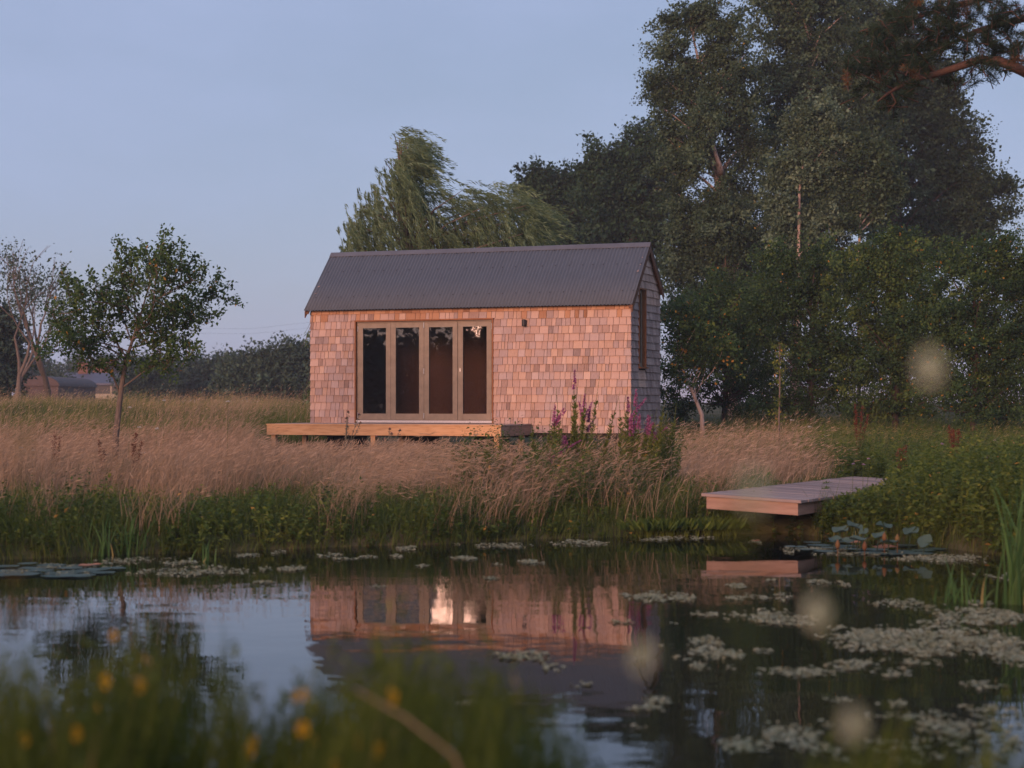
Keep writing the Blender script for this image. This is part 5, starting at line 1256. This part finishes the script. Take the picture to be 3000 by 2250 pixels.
# ------------------------------------------------------------------ out-of-focus plants on the near bank
topx = np.array([-100, 0, 100, 200, 300, 400, 500, 600, 700, 800, 900, 960, 1100, 1300, 1400, 1500, 1600, 1700, 1800, 2250, 2350, 2500, 2600, 2700, 2850, 3000, 3100])
topy = np.array([1880, 1870, 1850, 1950, 1890, 1820, 1830, 1790, 1930, 2010, 1990, 1890, 1840, 1800, 1850, 1930, 2010, 2120, 2300, 2330, 2260, 2100, 2010, 2080, 2150, 2080, 2080.])
n = 17000
tc_ = -100 + 3200 * rng.random(170); td_ = 3.5 + 1.8 * rng.random(170); tk = rng.integers(0, 170, n)
px = tc_[tk] + (14 + 26 * rng.random(n)) * rng.normal(size=n); tp = np.interp(px, topx, topy) - 45
Y = td_[tk] + .18 * rng.normal(size=n)
py = tp + (2450 - tp) * rng.random(n) ** 1.7 + 60 * rng.normal(size=n)
dens = np.interp(px, [-100, 650, 760, 900, 1000, 1500, 1700, 1800, 2250, 2500, 3100], [1, 1, .5, .5, 1, .95, .5, .06, .06, .3, .35])
keep = (rng.random(n) < dens)
px, py, Y = px[keep], py[keep], Y[keep]
X = (px - 1500) / F * Y; ztip = H - (py - HY) / F * Y; zg = ground(X, Y); h = ztip - zg
k = h > .06; X, Y, h, zg, px = X[k], Y[k], h[k], zg[k], px[k]; n = len(X)
ln = np.stack([.08 + .15 * rng.normal(size=n), .15 * rng.normal(size=n)], 1)
P = np.stack([X - ln[:, 0] * h, Y - ln[:, 1] * h, ground(X, Y) - .03], 1)
b = TB().blades(P, h, ln, .004 + .012 * rng.random(n) ** 2, np.clip(.32 + .25 * rng.normal(size=n) + .2 * (vnoise(X * 3, Y * 3) - .5), 0, 1), segs=4)
m_ = 6000; i_ = rng.integers(0, n, m_); f_ = .25 + .75 * rng.random(m_)
C = P[i_] + np.stack([ln[i_, 0] * h[i_] * f_ ** 1.8, ln[i_, 1] * h[i_] * f_ ** 1.8, h[i_] * f_ * .97], 1)
D = rng.normal(size=(m_, 3)); D[:, 2] += .8
b.leaves(C, D, rdir(m_), .03 + .03 * rng.random(m_), .008 + .006 * rng.random(m_), np.clip(.4 + .22 * rng.normal(size=m_), 0, 1))
b.build('near_bank_grass', M['grass_fore'], kind='stuff', label='out-of-focus dark green grass and stems on the near bank', cat='grass')

def near_flower(px, py, Yd, r_, mat, name, label, group, foot, n_=70):
    tip = np.array(at(px, py, Yd)); bx = tip[0] + foot; zg = float(ground(bx, Yd))
    e = empty(name, (bx, Yd, zg), 0, label, 'flower', group)
    parent_keep(TB().tube([(bx, Yd, zg - .02), ((bx + tip[0]) / 2 - foot * .1, Yd, (zg + tip[2]) / 2), tuple(tip)], [.0009, .0008, .0007], 5).build('stem', M['grass_fore'], smooth=True), e)
    D = rdir(n_) * np.array([.7, .7, 1.6]); D[:, 2] += .15
    parent_keep(TB().leaves(tip + D * r_ * .35, D, rdir(n_), r_ * .75, r_ * .45, rng.random(n_), fold=.3).build('flower_head', M[mat]), e)
YF = [(308, 1998), (414, 2012), (281, 2083), (224, 2151), (70, 2168), (4, 2205), (742, 2175), (732, 2202), (888, 2137), (925, 2169), (1051, 2175), (1112, 2198), (986, 2244), (1149, 2042), (868, 2040), (895, 2036), (332, 1863)]
for (x_, y_) in YF:
    near_flower(x_, y_, 3.3 + 1.2 * random.random(), .0135, 'yellow_flower', 'yellow_flower', ordinal(YF, (x_, y_), 'seventeen blurred yellow flowers near the viewer'), 'yellow flowers on the near bank', .02, 40)
near_flower(2722, 1078, 1.6, .0135, 'cream_flower', 'cream_flower', 'large blurred cream flower head before the dark thicket on the right', 'blurred cream flower heads', -.03)
near_flower(2395, 1796, 1.7, .013, 'cream_flower', 'cream_flower', 'blurred cream flower head over the dark water right of centre', 'blurred cream flower heads', -.02)
near_flower(1882, 1925, 1.65, .0125, 'cream_flower', 'cream_flower', 'blurred cream flower head below the reflected right cabin corner', 'blurred cream flower heads', .02)
near_flower(2500, 2125, 1.55, .011, 'cream_flower', 'cream_flower', 'faint cream flower head near the bottom of the picture', 'blurred cream flower heads', .02)
near_flower(2205, 1440, 1.25, .011, 'cream_flower', 'cream_flower', 'very blurred pale green flower head veiling the front of the jetty', 'blurred cream flower heads', -.02, 26)
near_flower(2165, 1530, 1.2, .011, 'loose_leaf', 'flower_bud_stalk', 'very blurred green bud just below the jetty front', 'blurred cream flower heads', -.01, 26)
# broken dry stalk leaning across the near grass
s0, s1 = at(1330, 2215, 3.2), at(1045, 2022, 3.4)
TB().tube([(s0.x + .22, 3.15, float(ground(s0.x, 3.15)) - .02), s0, (s0 + s1) / 2 + Vector((0, 0, .01)), s1], [.0028, .0028, .0025, .0015], 6).build('dry_stalk', M['grass_dry'], label='bent dry stalk lying slantwise across the near grass', cat='stalk')
near_flower(70, 1290, 1.9, .012, 'loose_leaf', 'leaf_spray', 'blurred green leaf hanging into the left edge over the straw grass', None, -.06, 20)
near_flower(40, 1700, 2.4, .012, 'bud', 'dead_leaf_spray', 'blurred orange-brown leaf at the left edge of the pond', None, -.08, 12)

# ------------------------------------------------------------------ thin evening haze
hm = bpy.data.materials.new('evening_haze'); hm.use_nodes = True
hn = hm.node_tree; hn.nodes.remove(hn.nodes['Principled BSDF'])
pv = hn.nodes.new('ShaderNodeVolumePrincipled'); pv.inputs['Density'].default_value = 0.0007; pv.inputs['Color'].default_value = (0.80, 0.88, 0.97, 1); pv.inputs['Anisotropy'].default_value = 0.0
hn.links.new(pv.outputs[0], hn.nodes['Material Output'].inputs['Volume'])
TB().box(-1900, 1900, -1600, 3950, -2.0, 22.0).build('haze', hm, kind='stuff', label='thin pale evening haze over the meadow and pond', cat='haze')
